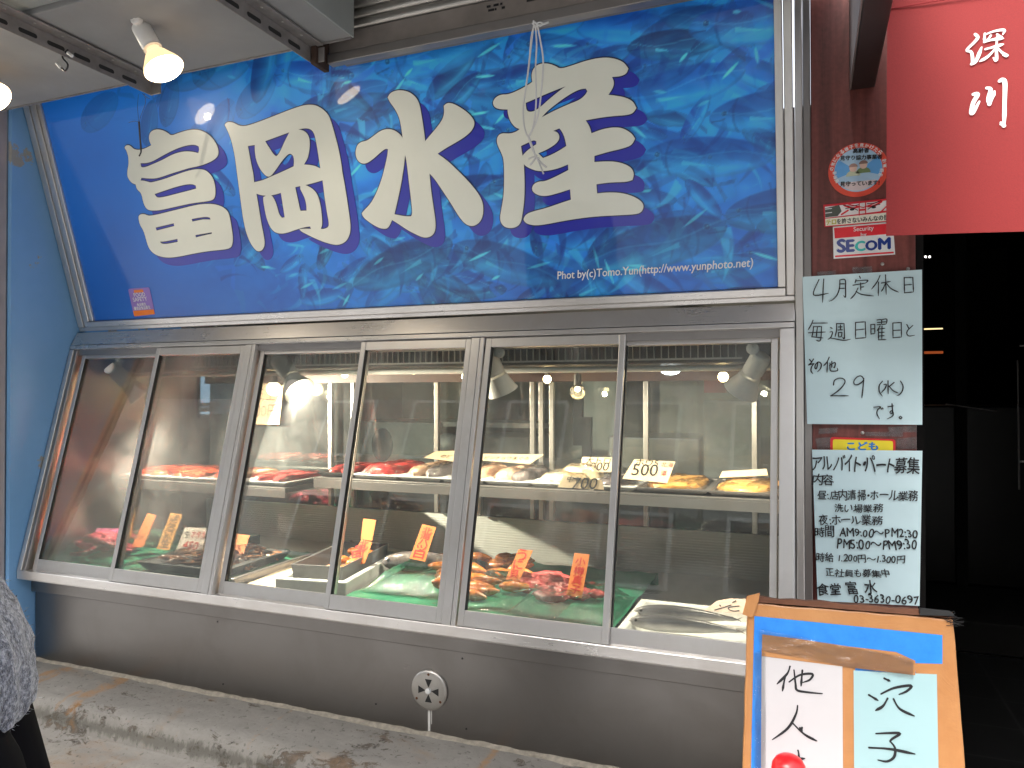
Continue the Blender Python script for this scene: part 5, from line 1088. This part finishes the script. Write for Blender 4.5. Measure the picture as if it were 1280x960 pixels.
m = MB(); strokes_on(m, PC, S1, (1000, 335), 8, 1.35, NOFF+.001, .25); strokes_on(m, PC, S2, (1000, 430), 8, 1.45, NOFF+.001, .25); m.build('lettering', MT['ink'], t)
t = thing('yellow_sign', 'yellow sign with a red rim and blue letters, mostly covered by the lower paper', 'sign', tuple(PC.at(1080, 556)))
MB().prism(rounded(PC, ((1038, 546), (1119, 549), (1119, 600), (1037, 598)), .0035, .12), PC.n, .0012).build('rim', plain('red_rim_print', lin((214, 44, 48)), .35), t)
MB().prism(rounded(PC, ((1041, 549), (1116, 551), (1116, 597), (1041, 596)), .0039, .1), PC.n, .0002).build('face', plain('yellow_print', lin((246, 222, 52)), .35), t)
m = MB(); text_on(m, PC, 'こども', PC.at(1059, 561.6), PC.at(1097, 562), .9, 0, .0043, .05); m.build('lettering', plain('blue_print', lin((46, 128, 206)), .4), t)
t = thing('paper_notice', 'whitish handwritten job notice with many lines, lower of two papers', 'notice', tuple(PC.at(1082, 655)))
N2 = .0155
curled('sheet', ((1015, 562), (1153, 563.5), (1149.5, 757.5), (1022, 751)), N2-.0015, 'paper_blue', t, .004, 18, 2)
m = MB()
for tx, a, b, h in (('アルバイト・パート募集', (1015, 586), (1147, 590), 1.75), ('内容', (1015.5, 604), (1042, 604.5), 1.1), ('昼:店内清掃・ホール業務', (1022, 622.5), (1146.5, 623.5), 1.25), ('洗い場業務', (1043, 638), (1103, 638.5), 1.05), ('夜:ホール業務', (1023.5, 654), (1102.5, 653.5), 1.1), ('時間 AM9:00〜PM2:30', (1019, 668.5), (1146, 670.5), 1.2), ('PM5:00〜PM9:30', (1046, 684), (1145, 685), 1.3), ('時給 1.200円〜1.300円', (1020, 699), (1130, 701.5), 1.1), ('正社員も募集中', (1032, 717.5), (1111.5, 719), 1.0), ('食堂 富 水', (1022, 741), (1096, 739), 1.15), ('03-3630-0697', (1067, 750.5), (1148, 752.5), 1.1)): hand_text(m, PC, tx, PC.at(*a), PC.at(*b), h, N2+.0022)
m.build('lettering', MT['ink'], t)

# ================================================================== NOREN
PN = yplane(-.3)
t = thing('noren_curtain', 'red cloth shop curtain with white brush characters over the doorway', 'curtain', tuple(PN.at(1112, 150)))
a = PN.coords(PN.at(1111.5, 40)); b = PN.coords(PN.at(1107.5, 295)); b2 = PN.coords(PN.at(1280, 288))
def cloth_y(x, z): v = max(0, (2.42-z)/.78); return -.3+.007*math.sin(x*9+.6)*v+.003*math.sin(x*21+v*2)*v+.004*math.sin(x*4.5)
rows = []
nx, nz = 70, 36; x1 = 3.45
for j in range(nz+1):
    v = j/nz; row = []
    for i in range(nx+1):
        u = i/nx; xl = a[0]+(b[0]-a[0])*v; x = xl+(x1-xl)*u; zb = b[1]+(b2[1]-b[1])*(x-b[0])/(b2[0]-b[0]); z = 2.42+(zb-2.42)*v
        yy = cloth_y(x, z)
        row.append((x, yy, z))
    rows.append(row)
m = MB().loft(rows, False, closed=False).loft([[(x, y+.0014, z) for x, y, z in r_] for r_ in rows], False, closed=False); o = m.build('cloth', MT['red_cloth'], t, smooth=True)
m = MB(); za = PN.coords(PN.at(1112, 12))[1]
m.tube([(2.69, -.303, za), (3.44, -.303, za)], .0012, 6).tube([(2.99, -.303, za), (2.99, -.303, 2.42)], .001, 6); m.build('hem_seam', plain('dark_red_thread', lin((140, 30, 34)), .8), t)
PNl = yplane(-.312)
m = MB()
K = lambda *s_: [list(q) for q in s_]
for wd, st in ((4.6, [[(180,140),(200,165),(170,205),(115,262),(150,280),(160,345),(150,372)], [(150,372),(185,350),(230,240)]]), (3.6, [[(255,135),(250,190)], [(262,140),(330,115),(405,105),(395,140)], [(300,150),(270,195)], [(350,140),(395,170)]]), (4.0, [[(250,200),(320,180),(400,170)], [(350,160),(345,250),(345,340),(320,320)], [(260,255),(330,235),(400,215)], [(345,240),(280,310),(215,350)], [(355,245),(390,280),(430,305),(395,300)]]),
               (6.0, [[(165,605),(200,605),(165,670),(148,745),(165,745),(212,660)], [(270,555),(300,565),(285,640),(290,680)], [(290,680),(330,580)]]), (6.4, [[(370,500),(395,490),(412,520),(410,650),(408,760),(405,840)], [(405,845),(380,820)]])): strokes_on(m, PN, st, (1190, 20), 6.19, wd*.78, .0, .4)
m.v = [(x, y+.3+cloth_y(x, z)-.0022, z) for x, y, z in m.v]; m.build('lettering', MT['white_ink'], t)

# ================================================================== STANDING SIGN BOARD
BL, BR = hz(936, 754, .95), hz(1190, 773, .95)
ud = (BR-BL).normalized(); bn = Vector((ud.y, -ud.x, 0)); lean = R(9)
bup = Vector((0, 0, 1))*math.cos(lean)-bn*math.sin(lean)*1.0; bnn = (bn*math.cos(lean)+Vector((0, 0, 1))*math.sin(lean))
PB = Plane(tuple(BL), tuple(bnn), tuple(bup))
t = thing('sign_stand', 'homemade menu board edged with brown tape, standing before the doorway', 'sign stand', (BL.x+.16, BL.y-.1, 0))
def bp(u, v, o=0): return PB.at(u, v, o)
tl, tr = PB.coords(bp(935, 753)), PB.coords(bp(1192, 774)); bl_, br_ = PB.coords(bp(928, 960)), PB.coords(bp(1207, 960))
f = (br_[1]+.93)/(tr[1]-br_[1]); zbot = (0.0-BL.z)/bup.z
ext = lambda a_, b_: (b_[0]+(b_[0]-a_[0])*(zbot-b_[1])/(b_[1]-a_[1]), zbot+.004)
c0, c1 = ext(tl, bl_), ext(tr, br_)
from mathutils import noise as NZ
def wob(pts, k=24, amp=.0022):
    out = []
    for i in range(len(pts)):
        a_, b_ = np.array(pts[i]), np.array(pts[(i+1) % len(pts)]); d_ = (b_-a_); nrm = np.array([-d_[1], d_[0]])/np.linalg.norm(d_)
        for j in range(k): p = a_+d_*j/k; out.append(tuple(p+nrm*amp*NZ.noise(Vector((p[0]*30, p[1]*30, 1.3)))))
    return out
MB().loft([[PB.ab(*p, 0) for p in wob([tl, tr, c1, c0])], [PB.ab(*p, -.035) for p in wob([tl, tr, c1, c0])]]).build('board', MT['tape'], t, .003)
# crumpled cardboard flap along the top edge
m = MB(); rows = []
for i in range(30):
    u = i/29; p = np.array(tl)*(1-u)+np.array(tr)*u; w1 = .0035*NZ.noise(Vector((u*9, 0, 0))); rows.append([PB.ab(p[0]-.004*(1-u), p[1]+.002, .003), PB.ab(p[0]-.003*(1-u), p[1]+.010+w1, -.006), PB.ab(p[0], p[1]+.008+w1, -.05), PB.ab(p[0], p[1]-.004, -.055)])
m.loft(rows, True); m.build('top_flap', MT['card_brown'], t)
m = MB(); m.loft([[bp(928, 768, .004), bp(934, 745, .004), bp(950, 741, .006), bp(948, 752, .006), bp(940, 772, .005)], [bp(928, 768, -.01), bp(934, 745, -.012), bp(950, 741, -.01), bp(948, 752, -.01), bp(940, 772, -.01)]]); m.build('torn_corner', MT['tape'], t)
m = MB()
for i in range(16): a_ = bp(1180+random.random()*12, 768+random.random()*14, .002); m.tube([a_, a_+Vector((.006+random.random()*.012, .0, random.uniform(-.006, .010)))], .0005, 4)
a_ = [bp(*q, .004) for q in ((1150, 766), (1188, 770), (1194, 776), (1150, 775))]; m.prism([p+Vector((0, 0, .008)) for p in a_], bnn, .008); m.build('black_tape', MT['black_rubber'], t)
def sheet(name, q, o, mat, k=.0006): return MB().prism([bp(*c, o) for c in q], bnn, k).build(name, mat if not isinstance(mat, str) else MT[mat], t)
sheet('blue_panel', ((943, 770), (1178, 794), (1178, 829), (1186, 960), (1190, 1010), (938, 1010), (940, 900)), .0012, 'blue_board')
sheet('tape_strip', ((1143, 829), (1180, 830), (1190, 1010), (1167, 1010)), .0019, 'tape')
sheet('tape_strip', ((1052, 832), (1069, 834), (1068, 1010), (1052, 1010)), .0019, 'tape')
sheet('tape_strip', ((953, 793), (1000, 799), (1060, 808), (1120, 815), (1144, 826), (1144, 844), (1060, 834), (952, 820)), .0034, 'tape')
wp = sheet('menu_paper', ((952, 819), (1053, 833), (1054, 1010), (951, 1010)), .0026, 'paper_white'); cp = sheet('menu_paper', ((1067, 838), (1100, 840), (1171, 843), (1174, 1010), (1068, 1010)), .0027, 'paper_cyan')
m = MB(); strokes_on(m, PB, [[(350,412),(335,450),(285,500)],[(325,465),(312,535)],[(345,490),(400,455),(462,450),(450,478),(415,492)],[(412,432),(405,510)],[(370,430),(378,500),(385,530),(430,540),(512,548)],[(388,608),(380,650),(340,720),(262,778)],[(358,690),(420,750),(485,785)],[(340,885),(385,876),(425,872)],[(390,832),(394,860),(388,920)],[(400,720),(405,730)],[(410,718),(408,740)]], (900, 730), 4, 2.5, .0034, .5); m.build('lettering', MT['ink'], wp)
m = MB(); strokes_on(m, PB, [[(822,472),(850,485)],[(745,555),(790,582)],[(805,550),(870,520),(955,508),(935,535),(895,552)],[(838,572),(815,610),(778,632)],[(868,575),(900,625),(972,660)],[(780,748),(850,745),(900,748),(860,775),(850,790)],[(850,785),(875,820),(870,865),(835,887),(790,880)],[(745,818),(850,825),(975,850)]], (900, 730), 4, 2.8, .0035, .5); m.build('lettering', MT['ink'], cp)
rows = []
for j in range(9):
    rows.append([bp(950+(1142-950)*i/40, 790+(826-790)*i/40+26*j/8-3, .0042+.0022*abs(NZ.noise(Vector((i*.35, j*.5, 2))))) for i in range(41)])
MB().loft(rows, False, closed=False).build('clear_tape', MT['film'], t, smooth=True)
rows = []
for j in range(30): rows.append([bp(943+14*i/6, 815+7*j, .0040+.0018*abs(NZ.noise(Vector((i*.6, j*.5, 5))))) for i in range(7)])
MB().loft(rows, False, closed=False).build('clear_tape', MT['film'], t, smooth=True)
# red rounded post top in front of the board
c = vy(986, 962, BL.y-.16); rr = .0265
t = thing('red_post', 'red post with a glossy rounded top in front of the menu board', 'post', (c.x, c.y, 0))
MB().axial((c.x, c.y, 0), (0, 0, 1), [(0, .09), (.02, .09), (.04, .03), (.06, rr), (c.z-.02, rr), (c.z-.004, rr*.99), (c.z+.008, rr*.92), (c.z+.016, rr*.74), (c.z+.0205, rr*.5), (c.z+.0225, rr*.2), (c.z+.023, .001)], 36).build('post', MT['red_plastic'], t, smooth=True)
MB().axial((c.x, c.y, 0), (0, 0, 1), [(.0, .10), (.018, .098), (.019, .05)], 32).build('base', MT['black_rubber'], t)
# ================================================================== CORD, WIRE, HOOK
t = thing('white_cord', 'looped white cord tied to the header, hanging in front of the sign', 'cord', tuple(vy(670, 27, -.30)))
Yc = -.315
def cpath(p, y0=Yc, y1=-.235): return [vy(x, y, y0+(y1-y0)*min(1, max(0, (y-26)/190))) for x, y in p]
q = lambda *pts: cpath([(640+x/4.36, 10+y/4.36) for x, y in pts])
def smoothp(P, n=5):
    P = [P[0]]+P+[P[-1]]; out = []
    for i in range(1, len(P)-2):
        for k in range(n): s_ = k/n; a, b, c, d = P[i-1:i+3]; out.append(.5*((2*b)+(c-a)*s_+(2*a-5*b+4*c-d)*s_*s_+(3*b-a-3*c+d)*s_**3))
    return out+[P[-1]]
cw = .0021
loop = MB()
loop.tube(smoothp(q((122,92),(105,160),(95,280),(78,420),(62,540),(66,640),(88,700),(112,660),(138,600),(155,500),(170,300),(155,180),(140,100))), cw, 7)
loop.tube(smoothp(q((128,95),(134,200),(128,330),(132,450),(128,560),(112,660),(88,700))), cw, 7); loop.tube(smoothp(q((118,100),(108,170),(90,330),(74,440))), cw, 7)
loop.tube(smoothp(q((88,700),(100,740),(120,790),(150,850),(172,905))), cw, 7); loop.tube(smoothp(q((90,700),(112,760),(130,810),(160,845),(188,868))), cw*1.2, 7); loop.tube(smoothp(q((135,800),(115,835),(98,855))), cw*1.2, 7)
loop.build('loops', MT['cord'], t, smooth=True)
kn = MB(); kn.tube(smoothp(q((110,88),(125,78),(140,95),(122,100),(118,68))), cw*1.1, 7).tube(smoothp(q((135,95),(160,92),(200,78))), cw, 7).tube(smoothp(q((130,90),(150,78),(170,86),(150,100))), cw, 7).tube(smoothp(q((90,822),(120,812),(150,820))), cw, 7); kn.build('knot', MT['cord'], t, smooth=True)
t = thing('black_wire', 'twisted black wire hanging in front of the first letter of the sign', 'wire', tuple(vy(176, 118, -.33)))
m = MB(); W1 = lambda pts, r: m.tube(smoothp([vy(x, y, -.345+.08*max(0, (y-117))/80) for x, y in pts]), r, 6)
W1([(180, 117), (182, 128), (176, 145), (174.5, 152)], .0006); W1([(173, 118), (172, 135), (173.5, 152)], .0005); W1([(174, 152), (175, 170), (176.5, 188), (174, 195)], .0021); W1([(173, 152), (174.5, 172), (176, 190)], .0014); W1([(161, 153), (168, 151.5), (175, 153)], .0006); W1([(178, 117), (184, 122), (187, 123)], .0008)
m.build('strands', MT['wire'], t, smooth=True)
t = thing('hook', 'black wire hook with white tips hanging from the left slotted rail', 'hook', (.745, -.6, 2.2))
h0 = vy(86, 69, -.62); yb = -.62
m = MB(); m.tube(smoothp([vy(x, y, yb) for x, y in ((85, 62), (78, 71), (84, 79), (84.5, 84), (81, 88.5), (76, 84))]), .0022, 8); m.build('wire', MT['wire'], t, smooth=True)
MB().tube([vy(76.5, 85, yb), vy(71, 79, yb)], .0042, 10).build('tip', MT['white_plastic'], t, smooth=True); MB().tube([vy(85, 66, yb-.008), vy(90, 70, yb-.008)], .0042, 10).build('tip', MT['white_plastic'], t, smooth=True)

# ================================================================== PERSON at the left edge
px0, py0 = 1.484, -1.463
fd = Vector((-.62, -.78, 0)).normalized(); rt = Vector((fd.y, -fd.x, 0))
def pp(r_, f_, z): return Vector((px0, py0, 0))+rt*r_+fd*f_+Vector((0, 0, z))
t = thing('person', 'person in a fluffy grey fleece jacket and black trousers, cut off by the left edge', 'person', (px0, py0, 0))
def skin(name, verts, edges, radii, mat, parent, sub=2, root=0):
    me = bpy.data.meshes.new(name); me.from_pydata([tuple(v) for v in verts], edges, []); me.materials.append(mat)
    o = bpy.data.objects.new(name, me); COL.objects.link(o)
    md = o.modifiers.new('skin', 'SKIN'); md.use_smooth_shade = True; sv = me.skin_vertices[0].data
    for i, r in enumerate(radii): sv[i].radius = (r, r) if not isinstance(r, tuple) else r; sv[i].use_root = (i == root)
    s2 = o.modifiers.new('sub', 'SUBSURF'); s2.levels = sub; s2.render_levels = sub
    dg = bpy.context.evaluated_depsgraph_get(); nm = bpy.data.meshes.new_from_object(o.evaluated_get(dg)); bpy.data.objects.remove(o); nm.name = name
    nm.polygons.foreach_set('use_smooth', [True]*len(nm.polygons)); return link(name, nm, parent)
V = [pp(0, 0, .90), pp(0, .01, 1.08), pp(0, .03, 1.26), pp(0, .04, 1.36), pp(0, .05, 1.43), pp(0, .065, 1.50), pp(0, .08, 1.57)]
Rr = [(.13, .10), (.12, .09), (.13, .09), (.085, .07), .048, .055, .045]
E_ = [(i, i+1) for i in range(6)]
for s_ in (-1, 1):
    k = len(V); V += [pp(.16*s_, .04, 1.33), pp(.19*s_, .06, 1.08), pp(.16*s_, .22, .93), pp(.15*s_, .27, .88)]; Rr += [.036, .034, .030, .024]; E_ += [(3, k), (k, k+1), (k+1, k+2), (k+2, k+3)]
    h = len(V)   # hand: palm with four curled fingers and a thumb
    V += [pp(.14*s_, .31, .845)]; Rr += [.024]; E_ += [(h-1, h)]
    for j, (dr, L) in enumerate(((-.024, .036), (-.008, .042), (.008, .040), (.022, .030))):
        q_ = len(V); V += [pp(.14*s_+dr*.4, .325+dr*.7, .815+dr*.4), pp(.135*s_+dr*.4, .335+dr*.7, .815-L*.7+dr*.4), pp(.125*s_+dr*.4, .33+dr*.7, .815-L*1.2+dr*.4)]; Rr += [.0095, .0085, .007]; E_ += [(h, q_), (q_, q_+1), (q_+1, q_+2)]
    q_ = len(V); V += [pp(.11*s_, .325, .85), pp(.10*s_, .345, .82)]; Rr += [.010, .008]; E_ += [(h, q_), (q_, q_+1)]
    k = len(V); V += [pp(.09*s_, 0, .84), pp(.095*s_, .01, .48), pp(.095*s_, -.02, .10), pp(.10*s_, .10, .035)]; Rr += [.085, .060, .042, .035]; E_ += [(0, k), (k, k+1), (k+1, k+2), (k+2, k+3)]
body = skin('body', V, E_, Rr, MT['skin'], t)
# head: skull, jaw, nose, lips and ears joined into the body mesh
hd = MB(); hc = (0, .075, 1.545); n = 36; m_ = 26; rings = []
for i in range(m_+1):
    th = math.pi*i/m_; z = math.cos(th)*.118; k = math.sin(th); row = []
    for q in range(n):
        a = 2*math.pi*q/n; x, y = math.cos(a), math.sin(a); rx = .076*k; ry = .094*k
        jaw = max(0, -z/.118); rx *= 1-.28*jaw; f_ = max(0, y); ry *= 1-.10*jaw*(1-f_)
        px_, py_ = x*rx, y*ry
        if f_ > .3:
            w_ = math.exp(-(px_/.011)**2); py_ += .020*w_*math.exp(-((z+.020)/.016)**2)+.010*w_*math.exp(-((z-.004)/.022)**2)   # nose
            py_ += .006*math.exp(-(px_/.022)**2)*math.exp(-((z+.056)/.010)**2)+.006*math.exp(-(px_/.02)**2)*math.exp(-((z+.092)/.016)**2)   # lips, chin
            py_ -= .008*math.exp(-((abs(px_)-.030)/.013)**2)*math.exp(-((z-.006)/.011)**2)                                       # eye sockets
        row.append(pp(hc[0]+px_, hc[1]+py_, hc[2]+z))
    rings.append(row)
hd.loft(rings)
for s_ in (-1, 1): hd.loft([[pp(.073*s_+.010*s_*o_+math.cos(a*math.pi/6)*.002*s_, .066+math.cos(a*math.pi/6)*.016*k_-.006*o_, 1.538+math.sin(a*math.pi/6)*.030*k_) for a in range(12)] for o_, k_ in ((0, .75), (.6, 1), (1, .9), (.9, .5))])
tmp = hd.build('head', MT['skin'], None, smooth=True); bmh = bmesh.new(); bmh.from_mesh(body.data); bmh.from_mesh(tmp.data); bmh.to_mesh(body.data); bmh.free(); bpy.data.objects.remove(tmp)
body.data.polygons.foreach_set('use_smooth', [True]*len(body.data.polygons))
for s_ in (-1, 1):
    e = MB().sphere(pp(.030*s_, .075+.0715, 1.551), .0105, 14, 10, (1, 1, .8)); eo = e.build('eye', MT['white_plastic'], body, smooth=True)
    MB().sphere(pp(.030*s_, .075+.0785, 1.551), .0052, 12, 8).build('iris', MT['black_rubber'], t, smooth=True)
mm = MB(); mm.tube([pp(x, .075+.0925-.9*x*x*8, 1.489+abs(x)*.05) for x in (-.02, -.01, 0, .01, .02)], .0018, 6); mm.build('mouth', plain('lip', (.35, .14, .12), .5), body, smooth=True)
b = MB(); rings = []
for i in range(15):
    th = math.pi*.74*i/14; z = math.cos(th)*.126; k = math.sin(th); row = []
    for q in range(40):
        a = 2*math.pi*q/40; x, y = math.cos(a), math.sin(a); lim = .062+.012*math.sin(q*1.7) if y > .35 else -.09+.012*math.sin(q*2.3); zz = max(z, lim+.02*(y > .35)*abs(x)*-1); kk = math.sqrt(max(0, 1-(zz/.126)**2)) if zz > z else k
        row.append(pp(x*.085*kk*(1+.02*math.sin(q*5)), .075+y*(.104 if y < 0 else .099)*kk*(1+.02*math.sin(q*7)), 1.545+zz))
    rings.append(row)
b.loft(rings, False).build('hair', MT['hair'], t, smooth=True)
def ring(c, rx, ry, z, n=40, seed=0, amp=.004): return [pp(c[0]+math.cos(2*math.pi*k/n)*rx*(1+amp*math.sin(k*3+seed)*3), c[1]+math.sin(2*math.pi*k/n)*ry*(1+amp*math.sin(k*5+seed)*3), z) for k in range(n)]
jk = MB(); prof = [(.150, .135, .930), (.195, .178, .925), (.208, .188, .935), (.210, .190, .96), (.208, .186, 1.0), (.202, .175, 1.04), (.194, .162, 1.08), (.186, .150, 1.12), (.178, .138, 1.2), (.178, .130, 1.28), (.165, .115, 1.34), (.12, .09, 1.385), (.075, .075, 1.41), (.072, .075, 1.45), (.066, .068, 1.45)]
PR = [prof[0]]
for a_, b_ in zip(prof[:-1], prof[1:]):
    kk = max(1, int(abs(a_[2]-b_[2])/.012)); PR += [tuple(a_[q_]+(b_[q_]-a_[q_])*i/kk for q_ in range(3)) for i in range(1, kk+1)]
rngs = []
for i, (a_, b_, z) in enumerate(PR): rngs.append(ring((0, -.005+max(0, z-1.02)*.14), a_, b_, z, 150, i*.2))
jk.loft(rngs, False); jo = jk.build('fleece_jacket', MT['fleece'], t, smooth=True)
for v in jo.data.vertices:
    q_ = v.co*55; v.co += (v.co-Vector((px0, py0, v.co.z))).normalized()*(NZ.noise(q_)*.0035+NZ.noise(q_*2.7)*.0022+.004*NZ.noise(v.co*9))
pile = MB()   # short curly pile standing off the jacket
pr = random.Random(3)
for k in range(5200):
    v = jo.data.vertices[pr.randrange(len(jo.data.vertices))].co; n_ = (v-Vector((px0, py0, v.z))).normalized(); a_ = Vector((pr.uniform(-1, 1), pr.uniform(-1, 1), pr.uniform(-1, 1)))*.0035; c_ = v+a_; pile.add([c_-n_*.001, c_+n_*pr.uniform(.001, .003)+a_*.8, c_+n_.cross(Vector((0, 0, 1)))*.0022], [(0, 1, 2)])
pile.build('fleece_pile', MT['fleece'], jo)
for s_ in (-1, 1): skin('sleeve', [pp(.085*s_, .035, 1.335), pp(.155*s_, .04, 1.312), pp(.19*s_, .06, 1.08), pp(.155*s_, .235, .92)], [(0, 1), (1, 2), (2, 3)], [.078, .076, .066, .054], MT['fleece'], t)
MB().loft([[pp(math.cos(2*math.pi*k/28)*a_, c_+math.sin(2*math.pi*k/28)*b_, z) for k in range(28)] for a_, b_, c_, z in ((.165, .125, -.01, 1.02), (.178, .140, -.02, .94), (.175, .142, -.03, .87), (.14, .12, -.03, .815), (.06, .09, -.025, .79))]).build('trouser_seat', MT['trouser'], t, smooth=True)
for s_ in (-1, 1): MB().loft([[pp(.088*s_+math.cos(2*math.pi*k/24)*a_, c_+math.sin(2*math.pi*k/24)*b_, z) for k in range(24)] for a_, b_, c_, z in ((.086, .13, -.01, 1.0), (.098, .155, -.032, .90), (.104, .160, -.050, .80), (.10, .135, -.04, .68), (.088, .105, -.02, .5), (.08, .095, -.01, .3), (.076, .09, -.015, .09), (.074, .088, -.015, .07))]).build('trouser_leg', MT['trouser'], t, smooth=True)
for s_ in (-1, 1): MB().loft([[pp(.098*s_+math.cos(2*math.pi*k/20)*a_, c_+math.sin(2*math.pi*k/20)*b_, z) for k in range(20)] for a_, b_, c_, z in ((.048, .13, .05, .0), (.052, .135, .05, .02), (.050, .125, .045, .05), (.046, .09, .01, .085), (.042, .06, -.02, .11))]).build('shoe', MT['shoe'], t, smooth=True)
